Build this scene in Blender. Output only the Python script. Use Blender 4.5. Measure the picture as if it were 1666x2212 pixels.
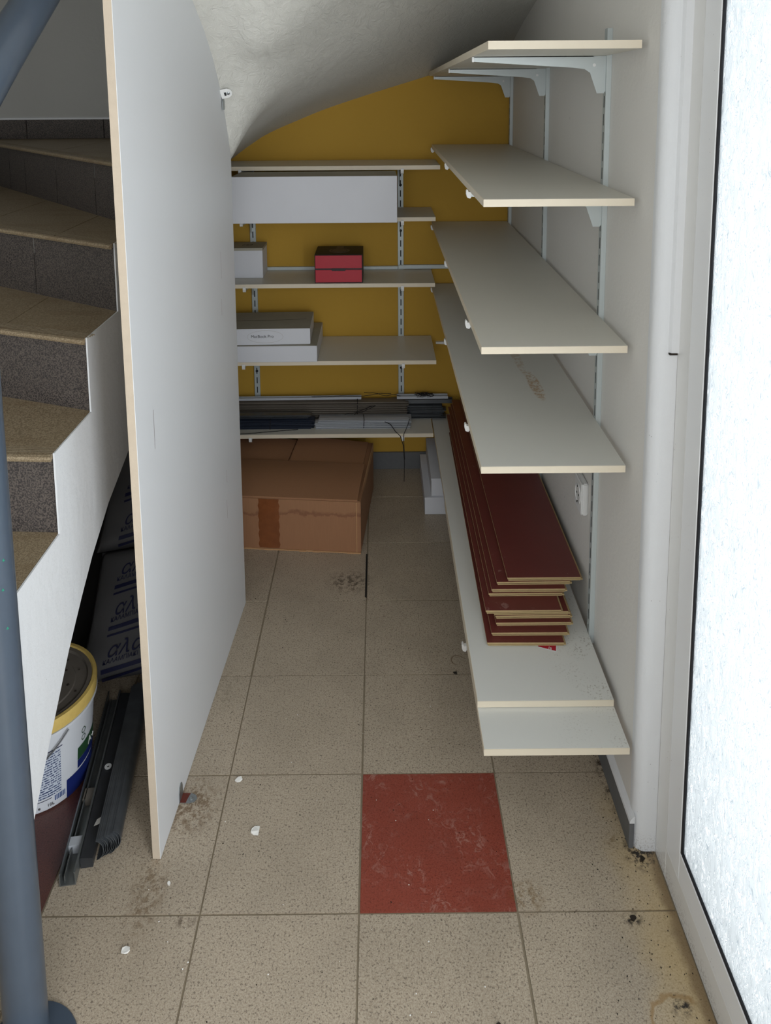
import bpy, bmesh, math, random
from mathutils import Vector, Matrix
random.seed(7)
S = bpy.context.scene
COL = S.collection
for o in list(bpy.data.objects): bpy.data.objects.remove(o)

# ------------------------------------------------------------------ camera, light, exposure
F_PX, PITCH, YAW, ROLL, PPX, PPY = 1672.05, 0.1331, 0.0026, 0.0075, 824.37, 415.06
cam_d = bpy.data.cameras.new('camera'); cam = bpy.data.objects.new('camera', cam_d); COL.objects.link(cam)
S.camera = cam
f = Vector((math.sin(YAW)*math.cos(PITCH), math.cos(YAW)*math.cos(PITCH), -math.sin(PITCH)))
r = Vector((math.cos(YAW), -math.sin(YAW), 0)); d = f.cross(r)
r2 = math.cos(ROLL)*r + math.sin(ROLL)*d; d2 = -math.sin(ROLL)*r + math.cos(ROLL)*d
m = Matrix((r2, -d2, -f)).transposed().to_4x4(); m.translation = Vector((0.0555, -1.4077, 1.7131))
cam.matrix_world = m
cam_d.sensor_fit = 'VERTICAL'; cam_d.sensor_height = 36; cam_d.lens = F_PX/2212*36
cam_d.shift_x = (833-PPX)/2212; cam_d.shift_y = (PPY-1106)/2212
cam_d.clip_start = 0.02

W = bpy.data.worlds.new('overcast_sky'); S.world = W; W.use_nodes = True
bg = W.node_tree.nodes['Background']; bg.inputs[0].default_value = (0.90, 0.96, 1.0, 1); bg.inputs[1].default_value = 0.35
def area(name, loc, rot, sx, sy, power, col=(1, 1, 1)):
    l = bpy.data.lights.new(name, 'AREA'); l.shape = 'RECTANGLE'; l.size = sx; l.size_y = sy; l.energy = power; l.color = col
    o = bpy.data.objects.new(name, l); COL.objects.link(o); o.location = loc; o.rotation_euler = rot; return o
# daylight falling through the frosted door (right) and through the open entrance behind the photographer
area('daylight_door', (1.15, -0.55, 1.25), (0, math.radians(90), 0), 2.3, 1.6, 78, (0.92, 0.97, 1.0))
area('daylight_entrance', (-.05, -2.25, 1.6), (math.radians(90), 0, 0), 1.3, 1.0, 18, (0.97, 0.98, 1.0))
area('added_side_fill', (.90, -1.62, 1.25), (math.radians(90), 0, math.radians(68)), .9, 1.9, 50, (0.92, 0.96, 1.0))  # added fill from the right, no such side opening is known
S.view_settings.view_transform = 'Standard'; S.view_settings.look = 'None'
S.view_settings.gamma = 1; S.view_settings.use_curve_mapping = False
S.view_settings.exposure = 0.3

# ------------------------------------------------------------------ materials
def srgb(c):
    return tuple(((v/255)/12.92 if v/255 <= .04045 else ((v/255+.055)/1.055)**2.4) for v in c) + (1,)
class NT:
    def __init__(s, name):
        s.m = bpy.data.materials.new(name); s.m.use_nodes = True; s.t = s.m.node_tree; s.b = s.t.nodes['Principled BSDF']
        s.pos = s.n('ShaderNodeNewGeometry').outputs['Position']
    def n(s, k, **kw):
        x = s.t.nodes.new(k)
        for a, v in kw.items(): setattr(x, a, v)
        return x
    def put(s, sock, v):
        if isinstance(v, (int, float)): sock.default_value = v
        elif isinstance(v, (tuple, list)): sock.default_value = v
        else: s.t.links.new(v, sock)
    def math(s, op, a, b=0.0, c=0.0, clamp=False):
        x = s.n('ShaderNodeMath', operation=op, use_clamp=clamp)
        s.put(x.inputs[0], a); s.put(x.inputs[1], b); s.put(x.inputs[2], c); return x.outputs[0]
    def mapr(s, v, a, b, c=0.0, d=1.0):
        x = s.n('ShaderNodeMapRange', interpolation_type='SMOOTHSTEP')
        for i, q in enumerate((v, a, b, c, d)): s.put(x.inputs[i], q)
        return x.outputs[0]
    def noise(s, scale, detail=3, rough=.55, vec=None, dist=0.0):
        x = s.n('ShaderNodeTexNoise'); s.put(x.inputs['Vector'], vec or s.pos)
        x.inputs['Scale'].default_value = scale; x.inputs['Detail'].default_value = detail; x.inputs['Roughness'].default_value = rough; x.inputs['Distortion'].default_value = dist
        return x.outputs[0]
    def voro(s, scale, feature='F1', vec=None, rnd=1.0):
        x = s.n('ShaderNodeTexVoronoi', feature=feature); s.put(x.inputs['Vector'], vec or s.pos); x.inputs['Scale'].default_value = scale
        x.inputs['Randomness'].default_value = rnd; return x.outputs['Distance']
    def mix(s, fac, a, b):
        x = s.n('ShaderNodeMix', data_type='RGBA'); s.put(x.inputs[0], fac); s.put(x.inputs[6], a); s.put(x.inputs[7], b); return x.outputs[2]
    def xyz(s, v=None):
        x = s.n('ShaderNodeSeparateXYZ'); s.put(x.inputs[0], v or s.pos); return x.outputs
    def scale(s, v, vec=None):
        x = s.n('ShaderNodeMapping'); s.put(x.inputs[0], vec or s.pos); x.inputs['Scale'].default_value = v; return x.outputs[0]
    def bump(s, h, strength=.3, dist=.002):
        x = s.n('ShaderNodeBump'); x.inputs['Strength'].default_value = strength; x.inputs['Distance'].default_value = dist
        s.put(x.inputs['Height'], h); s.t.links.new(x.outputs[0], s.b.inputs['Normal']); return x.outputs[0]
    def dist(s, cx, cy, sx=1.0, sy=1.0, axes=(0, 1)):
        p = s.xyz(); a = s.math('MULTIPLY', s.math('SUBTRACT', p[axes[0]], cx), 1/sx); b = s.math('MULTIPLY', s.math('SUBTRACT', p[axes[1]], cy), 1/sy)
        return s.math('SQRT', s.math('ADD', s.math('MULTIPLY', a, a), s.math('MULTIPLY', b, b)))
    def done(s, col, rough=.6, metal=0.0, spec=.5):
        s.put(s.b.inputs['Base Color'], col); s.put(s.b.inputs['Roughness'], rough); s.b.inputs['Metallic'].default_value = metal
        s.b.inputs['Specular IOR Level'].default_value = spec; return s.m
def plain(name, c, rough=.55, metal=0.0, var=.06, scale=14, bump=0.0, bscale=60, spec=.5):
    k = NT(name); c = srgb(c)
    lo = tuple(v*(1-var) for v in c[:3]) + (1,); hi = tuple(min(1, v*(1+var)) for v in c[:3]) + (1,)
    col = k.mix(k.noise(scale), lo, hi)
    if bump: k.bump(k.noise(bscale, 4), bump, .002)
    return k.done(col, rough, metal, spec)

def m_floor(name, base, dark, light, red=False):
    k = NT(name); p = k.xyz()
    sp = k.mapr(k.noise(330, 2, .6), .44, .56)
    sp2 = k.mapr(k.noise(230, 2, .6), .565, .64)
    col = k.mix(sp, srgb(base), srgb(light)); col = k.mix(k.math('MULTIPLY', sp2, .75), col, srgb(dark))
    blot = k.mapr(k.noise(5.5, 4, .6), .35, .7)
    col = k.mix(k.math('MULTIPLY', blot, .20), col, srgb([v*.72 for v in base]))
    if red:
        k2 = k.noise(34, 6, .75, dist=1.6); sm = k.mapr(k.noise(9, 3), .4, .62)
        col = k.mix(k.math('MULTIPLY', k.mapr(k2, .52, .60), k.math('MULTIPLY', sm, .38)), col, srgb((176, 140, 128)))
        st_ = k.noise(16, 4, .7, vec=k.scale((4.5, 1.0, 1)), dist=2.2)
        col = k.mix(k.math('MULTIPLY', k.mapr(k.math('ABSOLUTE', k.math('SUBTRACT', st_, .56)), .008, .0), k.math('MULTIPLY', sm, .35)), col, srgb((185, 150, 138)))
    # yellow-brown water stain and dirt along the door threshold
    edge = k.mapr(k.math('ADD', p[0], k.math('MULTIPLY', k.noise(7, 3), .16)), .60, .735)
    near = k.mapr(p[1], .45, .05)
    col = k.mix(k.math('MULTIPLY', k.math('MULTIPLY', edge, near), .5), col, srgb((204, 176, 118)))
    rim = k.mapr(k.math('ADD', p[0], k.math('MULTIPLY', k.noise(26, 4), .03)), .648, .672)
    col = k.mix(k.math('MULTIPLY', k.math('MULTIPLY', rim, near), .6), col, srgb((84, 58, 30)))
    specks = k.mapr(k.voro(42, vec=k.pos), .085, .055)
    gate = k.mapr(k.noise(9, 3), .5, .6); wallside = k.mapr(p[0], .20, .62, .12, 1)
    col = k.mix(k.math('MULTIPLY', k.math('MULTIPLY', specks, gate), wallside), col, srgb((40, 32, 24)))
    # rusty dirt at the panel foot, dark dirt at the end of the skirting, faint ring marks
    n1 = k.mapr(k.noise(60, 5, .7), .45, .58)
    for cx, cy, rx, ry, c, s_ in ((-.41, .25, .085, .10, (92, 66, 34), .75), (-.455, .04, .05, .12, (96, 72, 42), .55), (.635, .125, .055, .06, (34, 26, 18), 1.0), (.615, .33, .03, .18, (48, 34, 26), .9),
                               (.575, .155, .03, .02, (120, 100, 70), .6), (.36, .03, .05, .05, (110, 84, 44), .6), (-.40, .62, .05, .12, (128, 118, 100), .4), (-.06, 1.10, .10, .08, (40, 30, 22), .7),
                               (.57, -.017, .028, .022, (30, 22, 14), 1.0), (.612, -.17, .03, .025, (26, 20, 16), 1.0), (-.36, -.012, .03, .018, (70, 56, 40), .8), (-.9, .02, .03, .03, (46, 28, 24), .5)):
        dd = k.mapr(k.dist(cx, cy, rx, ry), 1.0, .25)
        col = k.mix(k.math('MULTIPLY', k.math('MULTIPLY', dd, n1), s_), col, srgb(c))
    for cx, cy, rr, c in ((.281, .722, .024, (92, 68, 36)), (.60, -.20, .06, (150, 118, 72))):
        dd = k.math('ADD', k.dist(cx, cy, rr, rr*.9), k.math('MULTIPLY', k.noise(30, 3), .5))
        ring = k.math('MULTIPLY', k.mapr(dd, 1.0, 1.08), k.mapr(dd, 1.24, 1.12))
        half = k.mapr(k.math('SUBTRACT', k.math('SUBTRACT', p[0], cx), k.math('MULTIPLY', k.math('SUBTRACT', p[1], cy), .8)), .02, .0)
        col = k.mix(k.math('MULTIPLY', k.math('MULTIPLY', ring, half), .7), col, srgb(c))
    k.bump(k.noise(300, 2), .08, .001)
    rg = k.mapr(k.noise(12, 4), .3, .7, .27, .40) if red else k.mapr(k.noise(12, 4), .3, .7, .30, .44)
    return k.done(col, rg)
M = {}
M['tile'] = m_floor('beige_granito_tile', (162, 148, 129), (98, 87, 76), (180, 167, 148))
M['redtile'] = m_floor('brick_red_tile', (132, 62, 48), (108, 48, 38), (140, 70, 56), True)
M['shadedredtile'] = m_floor('shaded_red_tile', (84, 50, 44), (64, 38, 34), (94, 58, 50))  # red tile again, with the shade under the stairs put into its colour
M['grout'] = plain('grey_grout', (132, 120, 100), .9, var=.25, scale=40, bump=.3)
M['blackgap'] = plain('open_joint', (20, 16, 13), .9)
def m_wall(name, c, bs=70, bst=.25, marks=True):
    k = NT(name); c = srgb(c)
    col = k.mix(k.noise(2.5, 4), tuple(v*.95 for v in c[:3])+(1,), c)
    if marks:
        mk = k.math('MULTIPLY', k.mapr(k.voro(13, vec=k.scale((1, 1, .6))), .05, .025), k.mapr(k.noise(5, 3), .52, .6))
        col = k.mix(k.math('MULTIPLY', mk, .5), col, tuple(v*.35 for v in c[:3])+(1,))
    k.bump(k.noise(bs, 5, .6), bst, .003); return k.done(col, .75, spec=.3)
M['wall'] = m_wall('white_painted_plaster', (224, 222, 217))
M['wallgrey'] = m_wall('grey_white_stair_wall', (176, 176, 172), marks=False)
def m_soffit():
    k = NT('textured_white_render'); c = srgb((206, 205, 198))
    sw = k.noise(38, 5, .65, vec=k.scale((1, .45, 1)), dist=1.2)
    k.bump(sw, .7, .009); return k.done(k.mix(k.noise(3, 3), tuple(v*.95 for v in c[:3])+(1,), c), .8, spec=.2)
M['soffit'] = m_soffit()
def dirty(name, c, rough, b):
    k = NT(name); c = srgb(c); p = k.xyz()
    d_ = k.math('MULTIPLY', k.mapr(k.noise(260, 5, .7), .50, .62), k.math('MULTIPLY', k.mapr(k.math('ADD', p[2], k.math('MULTIPLY', k.noise(14, 3), .06)), .09, .03), k.mapr(p[1], .4, .2)))
    col = k.mix(k.math('MULTIPLY', d_, .55), k.mix(k.noise(3), tuple(v*.97 for v in c[:3])+(1,), c), srgb((96, 76, 56)))
    sp = k.math('MULTIPLY', k.mapr(k.voro(60), .07, .04), k.mapr(k.noise(10), .55, .62)); col = k.mix(k.math('MULTIPLY', sp, .6), col, srgb((90, 74, 60)))
    if b: k.bump(k.noise(45, 4), b, .003)
    return k.done(col, rough, spec=.4)
M['reveal'] = dirty('white_reveal_plaster', (218, 220, 222), .7, .5)
M['yellow'] = m_wall('ochre_yellow_paint', (182, 144, 54), 50, .2, False)
def m_shelf(name, c, dirt=0.0):
    k = NT(name); c = srgb(c)
    col = k.mix(k.noise(4, 4), tuple(v*.93 for v in c[:3])+(1,), c)
    mk = k.math('MULTIPLY', k.mapr(k.voro(38), .06, .035), k.mapr(k.noise(11, 3), .55, .62))
    col = k.mix(k.math('MULTIPLY', mk, .45), col, srgb((96, 84, 62)))
    if dirt:
        p = k.xyz()
        g = k.math('MULTIPLY', k.mapr(k.noise(190, 4, .6), .55, .66), k.math('MULTIPLY', k.mapr(k.noise(12, 2), .4, .6), k.mapr(p[0], .42, .60)))
        col = k.mix(k.math('MULTIPLY', g, dirt), col, srgb((112, 98, 72)))
    return k.done(col, .42)
M['shelf'] = m_shelf('off_white_melamine', (212, 209, 198))
M['shelfdirty'] = m_shelf('soiled_white_melamine', (216, 216, 210), .5)
def m_tapemark():
    k = NT('melamine_with_glue_marks'); c = srgb((212, 211, 203)); p = k.xyz()
    col = k.mix(k.noise(4, 4), tuple(v*.93 for v in c[:3])+(1,), c)
    dd = k.mapr(k.dist(.498, .72, .018, .11), 1.1, .8)
    dd2 = k.mapr(k.dist(.485, 1.0, .016, .22), 1.0, .8)
    n = k.mapr(k.noise(85, 4, .7), .42, .56)
    col = k.mix(k.math('MULTIPLY', n, k.math('ADD', k.math('MULTIPLY', dd, .7), k.math('MULTIPLY', dd2, .4), clamp=True)), col, srgb((168, 124, 62)))
    return k.done(col, .42)
M['shelfglue'] = m_tapemark()
M['edge'] = plain('cream_edge_band', (216, 205, 184), .5, var=.03, scale=6)
M['panel'] = plain('white_melamine_panel', (214, 216, 218), .45, var=.015, scale=2)
M['chip'] = plain('bare_chipboard_edge', (190, 176, 157), .7, var=.08, scale=50, bump=.15, bscale=200)
M['steel'] = plain('grey_white_coated_steel', (186, 194, 194), .4, .15, var=.03)
M['slot'] = plain('dark_slot', (30, 32, 34), .8)
M['whitepl'] = plain('white_plastic', (220, 221, 220), .4, var=.02)
M['zinc'] = plain('zinc_plated_steel', (150, 156, 158), .35, .8, var=.15, scale=80)
M['rust'] = plain('rusted_steel', (98, 44, 34), .8, .1, var=.4, scale=160, bump=.4, bscale=200)
M['upvc'] = dirty('white_door_profile', (232, 232, 230), .35, 0)
M['sash'] = dirty('white_sash_profile', (240, 242, 244), .35, 0); M['rebate'] = plain('grey_rebate', (110, 106, 98), .6)
M['gasket'] = plain('black_rubber_gasket', (16, 18, 26), .5)
M['greytile'] = plain('grey_skirting_tile', (98, 100, 102), .5, var=.12, scale=60)
M['granite'] = NT('dark_speckled_stone')
k = M['granite']; c0 = k.mix(k.mapr(k.noise(320, 2, .6), .42, .58), srgb((50, 46, 46)), srgb((96, 88, 82))); k.bump(k.noise(300, 2), .08, .001); M['granite'] = k.done(c0, .55)
def m_tread():
    k = NT('brown_beige_stair_tile')
    c = k.mix(k.mapr(k.noise(300, 2, .6), .4, .6), srgb((124, 108, 84)), srgb((158, 142, 116)))
    c = k.mix(k.math('MULTIPLY', k.mapr(k.noise(7, 4, .6, vec=k.scale((.5, 3, 1))), .45, .7), .4), c, srgb((120, 98, 70)))
    k.bump(k.noise(200, 2), .1, .001); return k.done(c, .5)
M['tread'] = m_tread()
M['post'] = plain('blue_grey_gloss_paint', (66, 76, 88), .28, .0, var=.08, scale=25, bump=.06, bscale=30)
M['green'] = plain('green_paint_fleck', (30, 120, 96), .5)
M['white_chip'] = plain('white_paint_flake', (222, 220, 214), .7)
M['dirt'] = plain('dark_debris', (38, 30, 22), .95)
M['cardboxwhite'] = plain('white_card', (208, 210, 216), .6, var=.03, scale=8)
M['cardgrey'] = plain('dusty_card_top', (158, 154, 140), .75, var=.12, scale=12)
M['black'] = plain('black_card', (22, 20, 20), .55)
M['redcard'] = plain('crimson_card', (172, 22, 44), .5, var=.06, scale=20)
M['ringbrown'] = plain('brown_print', (98, 82, 66), .6)
M['ink'] = plain('black_print', (14, 14, 16), .6)
M['navyink'] = plain('navy_print', (24, 28, 66), .6)
M['blueink'] = plain('blue_print', (44, 74, 128), .6)
def m_card():
    k = NT('brown_cardboard'); p = k.xyz(); c = srgb((150, 108, 76))
    fl = k.noise(40, 2, .5, vec=k.scale((10, 10, .4)))
    col = k.mix(fl, tuple(v*.88 for v in c[:3])+(1,), tuple(min(1, v*1.05) for v in c[:3])+(1,))
    h = k.math('ADD', p[2], k.math('MULTIPLY', k.noise(16, 5, .7), .07))
    ln = k.math('MULTIPLY', k.mapr(h, .174, .180), k.mapr(h, .196, .182))
    fr = k.mapr(p[1], 1.33, 1.31)
    col = k.mix(k.math('MULTIPLY', k.math('MULTIPLY', ln, fr), .5), col, srgb((96, 54, 34)))
    col = k.mix(k.math('MULTIPLY', k.math('MULTIPLY', k.mapr(h, .18, .186, 1, 0), fr), .10), col, srgb((140, 84, 54)))
    k.bump(fl, .12, .001); return k.done(col, .75)
M['card'] = m_card()
M['cardedge'] = plain('torn_cardboard_edge', (176, 136, 96), .85, var=.2, scale=200, bump=.3, bscale=200)
M['tape'] = plain('brown_packing_tape', (122, 72, 42), .15, var=.25, scale=40, bump=.5, bscale=30)
M['mdf'] = plain('tan_fibreboard', (168, 146, 104), .8, var=.12, scale=60)
k = NT('maroon_laminate'); c0 = k.mix(k.noise(6, 4), srgb((92, 38, 35)), srgb((106, 50, 46)))
c0 = k.mix(k.math('MULTIPLY', k.mapr(k.noise(26, 5, .7, dist=2.0), .60, .68), k.mapr(k.noise(5, 2), .5, .62)), c0, srgb((132, 96, 90)))
c0 = k.mix(k.math('MULTIPLY', k.mapr(k.voro(55), .07, .04), k.mapr(k.noise(10), .55, .6)), c0, srgb((150, 122, 112)))
M['laminate'] = k.done(c0, .38)
M['bucket'] = plain('white_bucket_plastic', (206, 210, 216), .4, var=.03)
M['rimtape'] = plain('yellow_masking_tape', (206, 178, 100), .6, var=.12, scale=60, bump=.4, bscale=90)
M['lid'] = plain('grimy_grey_lid', (104, 98, 90), .6, var=.3, scale=14, bump=.2)
M['blueband'] = plain('deep_blue_label', (24, 38, 100), .4, var=.1)
M['greenlab'] = plain('dark_green_label', (36, 74, 44), .5, var=.3, scale=60)
M['wire'] = plain('steel_wire', (110, 112, 114), .35, .7)
k = NT('small_print_paper'); p = k.xyz()
ln = k.math('FRACT', k.math('MULTIPLY', p[2], 150)); w_ = k.noise(260, 2, .5, vec=k.scale((1, 1, .6)))
c0 = k.mix(k.math('MULTIPLY', k.math('LESS_THAN', ln, .5), k.mapr(w_, .42, .5)), srgb((190, 198, 210)), srgb((48, 64, 104))); M['print'] = k.done(c0, .5)
M['sack'] = plain('grey_white_woven_sack', (96, 96, 98), .55, var=.1, scale=10, bump=.3, bscale=14)
M['darkmetal'] = plain('dark_anodised_metal', (70, 72, 76), .35, .6, var=.2, scale=30)
M['blackmetal'] = plain('black_slat_metal', (96, 100, 104), .34, .55, var=.3, scale=30)
M['alu'] = plain('dull_aluminium', (120, 124, 124), .4, .7, var=.2, scale=40)
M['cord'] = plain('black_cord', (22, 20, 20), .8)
M['brownblind'] = plain('grey_brown_blind_slats', (112, 104, 94), .6, var=.15)
M['darkblind'] = plain('blue_black_blind', (40, 48, 64), .5, var=.2)
M['whiteblind'] = plain('white_blind_slats', (176, 180, 186), .5, var=.05)
def m_glass():
    k = NT('frosted_pattern_glass')
    nz = k.n('ShaderNodeTexNoise'); k.put(nz.inputs['Vector'], k.pos); nz.inputs['Scale'].default_value = 30; nz.inputs['Detail'].default_value = 3
    wv = k.n('ShaderNodeVectorMath', operation='MULTIPLY_ADD'); k.put(wv.inputs[0], nz.outputs['Color']); wv.inputs[1].default_value = (0, .03, .03); k.put(wv.inputs[2], k.pos)
    v = k.scale((0, 1, .24), vec=wv.outputs[0])
    n_ = k.noise(95, 2, .5, vec=v, dist=1.2)
    def band(c, w): return k.mapr(k.math('ABSOLUTE', k.math('SUBTRACT', n_, c)), w, w*.3)
    dark = k.math('ADD', band(.47, .014), band(.60, .014), clamp=True); lite = k.math('ADD', band(.50, .022), band(.63, .022), clamp=True)
    gcol = k.mix(dark, k.mix(lite, (0.43, .44, .445, 1), (0.62, .62, .62, 1)), (0.30, .325, .34, 1))
    h = n_
    bp = k.n('ShaderNodeBump'); bp.inputs['Strength'].default_value = 1.0; bp.inputs['Distance'].default_value = .006; k.put(bp.inputs['Height'], h)
    tr = k.n('ShaderNodeBsdfTranslucent'); k.put(tr.inputs['Color'], gcol); k.put(tr.inputs['Normal'], bp.outputs[0])
    gl = k.n('ShaderNodeBsdfGlossy'); gl.inputs['Roughness'].default_value = .25; k.put(gl.inputs['Normal'], bp.outputs[0])
    mx = k.n('ShaderNodeMixShader'); mx.inputs[0].default_value = .08
    k.put(mx.inputs[1], tr.outputs[0]); k.put(mx.inputs[2], gl.outputs[0])
    k.t.links.new(mx.outputs[0], k.t.nodes['Material Output'].inputs['Surface']); return k.m
M['glass'] = m_glass()
M['ground'] = plain('pale_outdoor_paving', (190, 188, 182), .8)

# ------------------------------------------------------------------ mesh helpers (all in world coordinates)
class MB:
    def __init__(s): s.v = []; s.f = []; s.smooth = False
    def add(s, vs, fs):
        n = len(s.v); s.v += [Vector(v) for v in vs]; s.f += [tuple(i+n for i in q) for q in fs]; return s
    def box(s, x0, x1, y0, y1, z0, z1):
        vs = [(x, y, z) for z in (z0, z1) for y in (y0, y1) for x in (x0, x1)]
        return s.add(vs, [(0, 2, 3, 1), (4, 5, 7, 6), (0, 1, 5, 4), (2, 6, 7, 3), (0, 4, 6, 2), (1, 3, 7, 5)])
    def bevbox(s, x0, x1, y0, y1, z0, z1, b=.002, seg=1):
        bm = bmesh.new(); bmesh.ops.create_cube(bm, size=1)
        for v in bm.verts: v.co = Vector(((x0+x1)/2+v.co.x*(x1-x0), (y0+y1)/2+v.co.y*(y1-y0), (z0+z1)/2+v.co.z*(z1-z0)))
        bmesh.ops.bevel(bm, geom=bm.edges[:], offset=b, segments=seg, affect='EDGES'); s.frombm(bm); return s
    def frombm(s, bm):
        bm.verts.ensure_lookup_table(); bm.verts.index_update()
        s.add([v.co.copy() for v in bm.verts], [[v.index for v in q.verts] for q in bm.faces]); bm.free()
    def prism(s, poly, axis, a, b):
        # poly: 2D points; axis: 0 -> (y,z) extruded in x, 1 -> (x,z) extruded in y, 2 -> (x,y) extruded in z
        n = len(poly)
        def P(p, t): return ((t, p[0], p[1]), (p[0], t, p[1]), (p[0], p[1], t))[axis]
        vs = [P(p, a) for p in poly] + [P(p, b) for p in poly]
        return s.add(vs, [tuple(range(n)), tuple(range(2*n-1, n-1, -1))] + [(i, i+n, (i+1) % n+n, (i+1) % n) for i in range(n)])
    def tube(s, pts, rad, seg=12, cap=True):
        pts = [Vector(p) for p in pts]; n = len(pts); base = len(s.v); up = None
        for i, p in enumerate(pts):
            t = (pts[min(i+1, n-1)]-pts[max(i-1, 0)]).normalized()
            if up is None: up = t.orthogonal().normalized()
            up = (up - t*up.dot(t)).normalized(); q = t.cross(up)
            rr = rad[i] if isinstance(rad, (list, tuple)) else rad
            for j in range(seg):
                a = 2*math.pi*j/seg; s.v.append(p+rr*(math.cos(a)*up+math.sin(a)*q))
        for i in range(n-1):
            for j in range(seg):
                s.f.append((base+i*seg+j, base+i*seg+(j+1) % seg, base+(i+1)*seg+(j+1) % seg, base+(i+1)*seg+j))
        if cap: s.f.append(tuple(base+j for j in range(seg))[::-1]); s.f.append(tuple(base+(n-1)*seg+j for j in range(seg)))
        s.smooth = True; return s
    def lathe(s, prof, cx, cy, seg=40, a0=0.0, a1=2*math.pi):
        base = len(s.v); full = abs(a1-a0-2*math.pi) < 1e-6; m_ = seg if full else seg+1
        for (rr, z) in prof:
            for j in range(m_):
                a = a0+(a1-a0)*j/seg; s.v.append(Vector((cx+rr*math.cos(a), cy+rr*math.sin(a), z)))
        for i in range(len(prof)-1):
            for j in range(seg):
                j2 = (j+1) % m_; s.f.append((base+i*m_+j, base+i*m_+j2, base+(i+1)*m_+j2, base+(i+1)*m_+j))
        s.smooth = True; return s
    def xf(s, mat):
        s.v = [mat @ v for v in s.v]; return s
def wloc(o):
    p = Vector((0, 0, 0))
    while o: p += o.location; o = o.parent
    return p
def tag(o, label=None, cat=None, group=None, kind=None):
    if label: o['label'] = label
    if cat: o['category'] = cat
    if group: o['group'] = group
    if kind: o['kind'] = kind
    return o
def obj(name, mb, mat, parent=None, origin=None, autosmooth=35, label=None, mods=None):
    me = bpy.data.meshes.new(name)
    if origin is None:
        if parent is None:
            xs = [v.x for v in mb.v]; ys = [v.y for v in mb.v]; zs = [v.z for v in mb.v]
            origin = Vector(((min(xs)+max(xs))/2, (min(ys)+max(ys))/2, min(zs)))
        else: origin = wloc(parent)
    origin = Vector(origin)
    me.from_pydata([v-origin for v in mb.v], [], mb.f)
    bm = bmesh.new(); bm.from_mesh(me); bmesh.ops.recalc_face_normals(bm, faces=bm.faces[:]); bm.to_mesh(me); bm.free()
    if mb.smooth:
        me.polygons.foreach_set('use_smooth', [True]*len(me.polygons)); me.set_sharp_from_angle(angle=math.radians(autosmooth))
    me.materials.append(M[mat] if isinstance(mat, str) else mat)
    o = bpy.data.objects.new(name, me); COL.objects.link(o); o.parent = parent
    o.location = origin - (wloc(parent) if parent else Vector((0, 0, 0)))
    if label: o['label'] = label
    return o
def thing(name, loc, label, cat, group=None, kind=None):
    o = bpy.data.objects.new(name, None); o.empty_display_size = .05; COL.objects.link(o); o.location = loc
    return tag(o, label, cat, group, kind)
def text(name, body, size, mat, parent, matrix, extrude=.0004, shear=0.0):
    cu = bpy.data.curves.new(name, 'FONT'); cu.body = body; cu.size = size; cu.extrude = extrude; cu.shear = shear
    to = bpy.data.objects.new('tmp', cu); COL.objects.link(to)
    dg = bpy.context.evaluated_depsgraph_get(); dg.update()
    me = bpy.data.meshes.new_from_object(to.evaluated_get(dg)); bpy.data.objects.remove(to)
    off = wloc(parent); me.transform(Matrix.Translation(-off) @ matrix)
    me.name = name; me.materials.clear(); me.materials.append(M[mat])
    o = bpy.data.objects.new(name, me); COL.objects.link(o); o.parent = parent; return o
def frame(o, ex, ey):    # matrix with text x axis ex, y axis ey at o
    ex = Vector(ex).normalized(); ey = Vector(ey).normalized(); ez = ex.cross(ey)
    mm = Matrix((ex, ey, ez)).transposed().to_4x4(); mm.translation = Vector(o); return mm

# ------------------------------------------------------------------ the setting
XW, YB = .62, 1.92
T = 1/3.0
floor = thing('floor', (0, 0, 0), 'floor of square beige speckled tiles with a single brick red tile in the middle', None, kind='structure')
obj('grout_bed', MB().box(-1.75, XW+.12, -2.9, YB, -.06, -.0025), 'grout', floor)
g = .0022
for i in range(-5, 3):
    for j in range(-9, 6):
        x0, x1, y0, y1 = i*T+g, (i+1)*T-g, j*T+g, (j+1)*T-g
        x0 = max(x0, -1.75); lim = XW if j >= 1 else .668
        x1 = min(x1, lim if j != 0 else .668); y1 = min(y1, YB)
        if x1-x0 < .02 or y1-y0 < .02: continue
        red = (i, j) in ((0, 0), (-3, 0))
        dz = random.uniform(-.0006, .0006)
        t = obj('floor_tile', MB().box(x0+random.uniform(-.0008, .0008), x1+random.uniform(-.0008, .0008), y0+random.uniform(-.0008, .0008), y1, -.010, dz), ('redtile' if i == 0 else 'shadedredtile') if red else 'tile', floor)
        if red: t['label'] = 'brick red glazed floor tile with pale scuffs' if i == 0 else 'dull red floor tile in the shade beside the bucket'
obj('open_joint', MB().box(-.005, .001, 1.017, 1.262, -.004, .0012), 'blackgap', floor)

wr = MB()
prof = [(XW, YB+.1)] ; rr = .02
prof = [(XW, YB+.1), (XW, .13+rr)] + [(XW+rr-rr*math.cos(a), .13+rr-rr*math.sin(a)) for a in [math.pi/2*i/6 for i in range(1, 7)]] + [(.668, .128), (.74, .128), (.74, YB+.1)]
wall_right = obj('wall_right', wr.prism(prof, 2, -.02, 2.6), 'wall'); wall_right['kind'] = 'structure'
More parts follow.
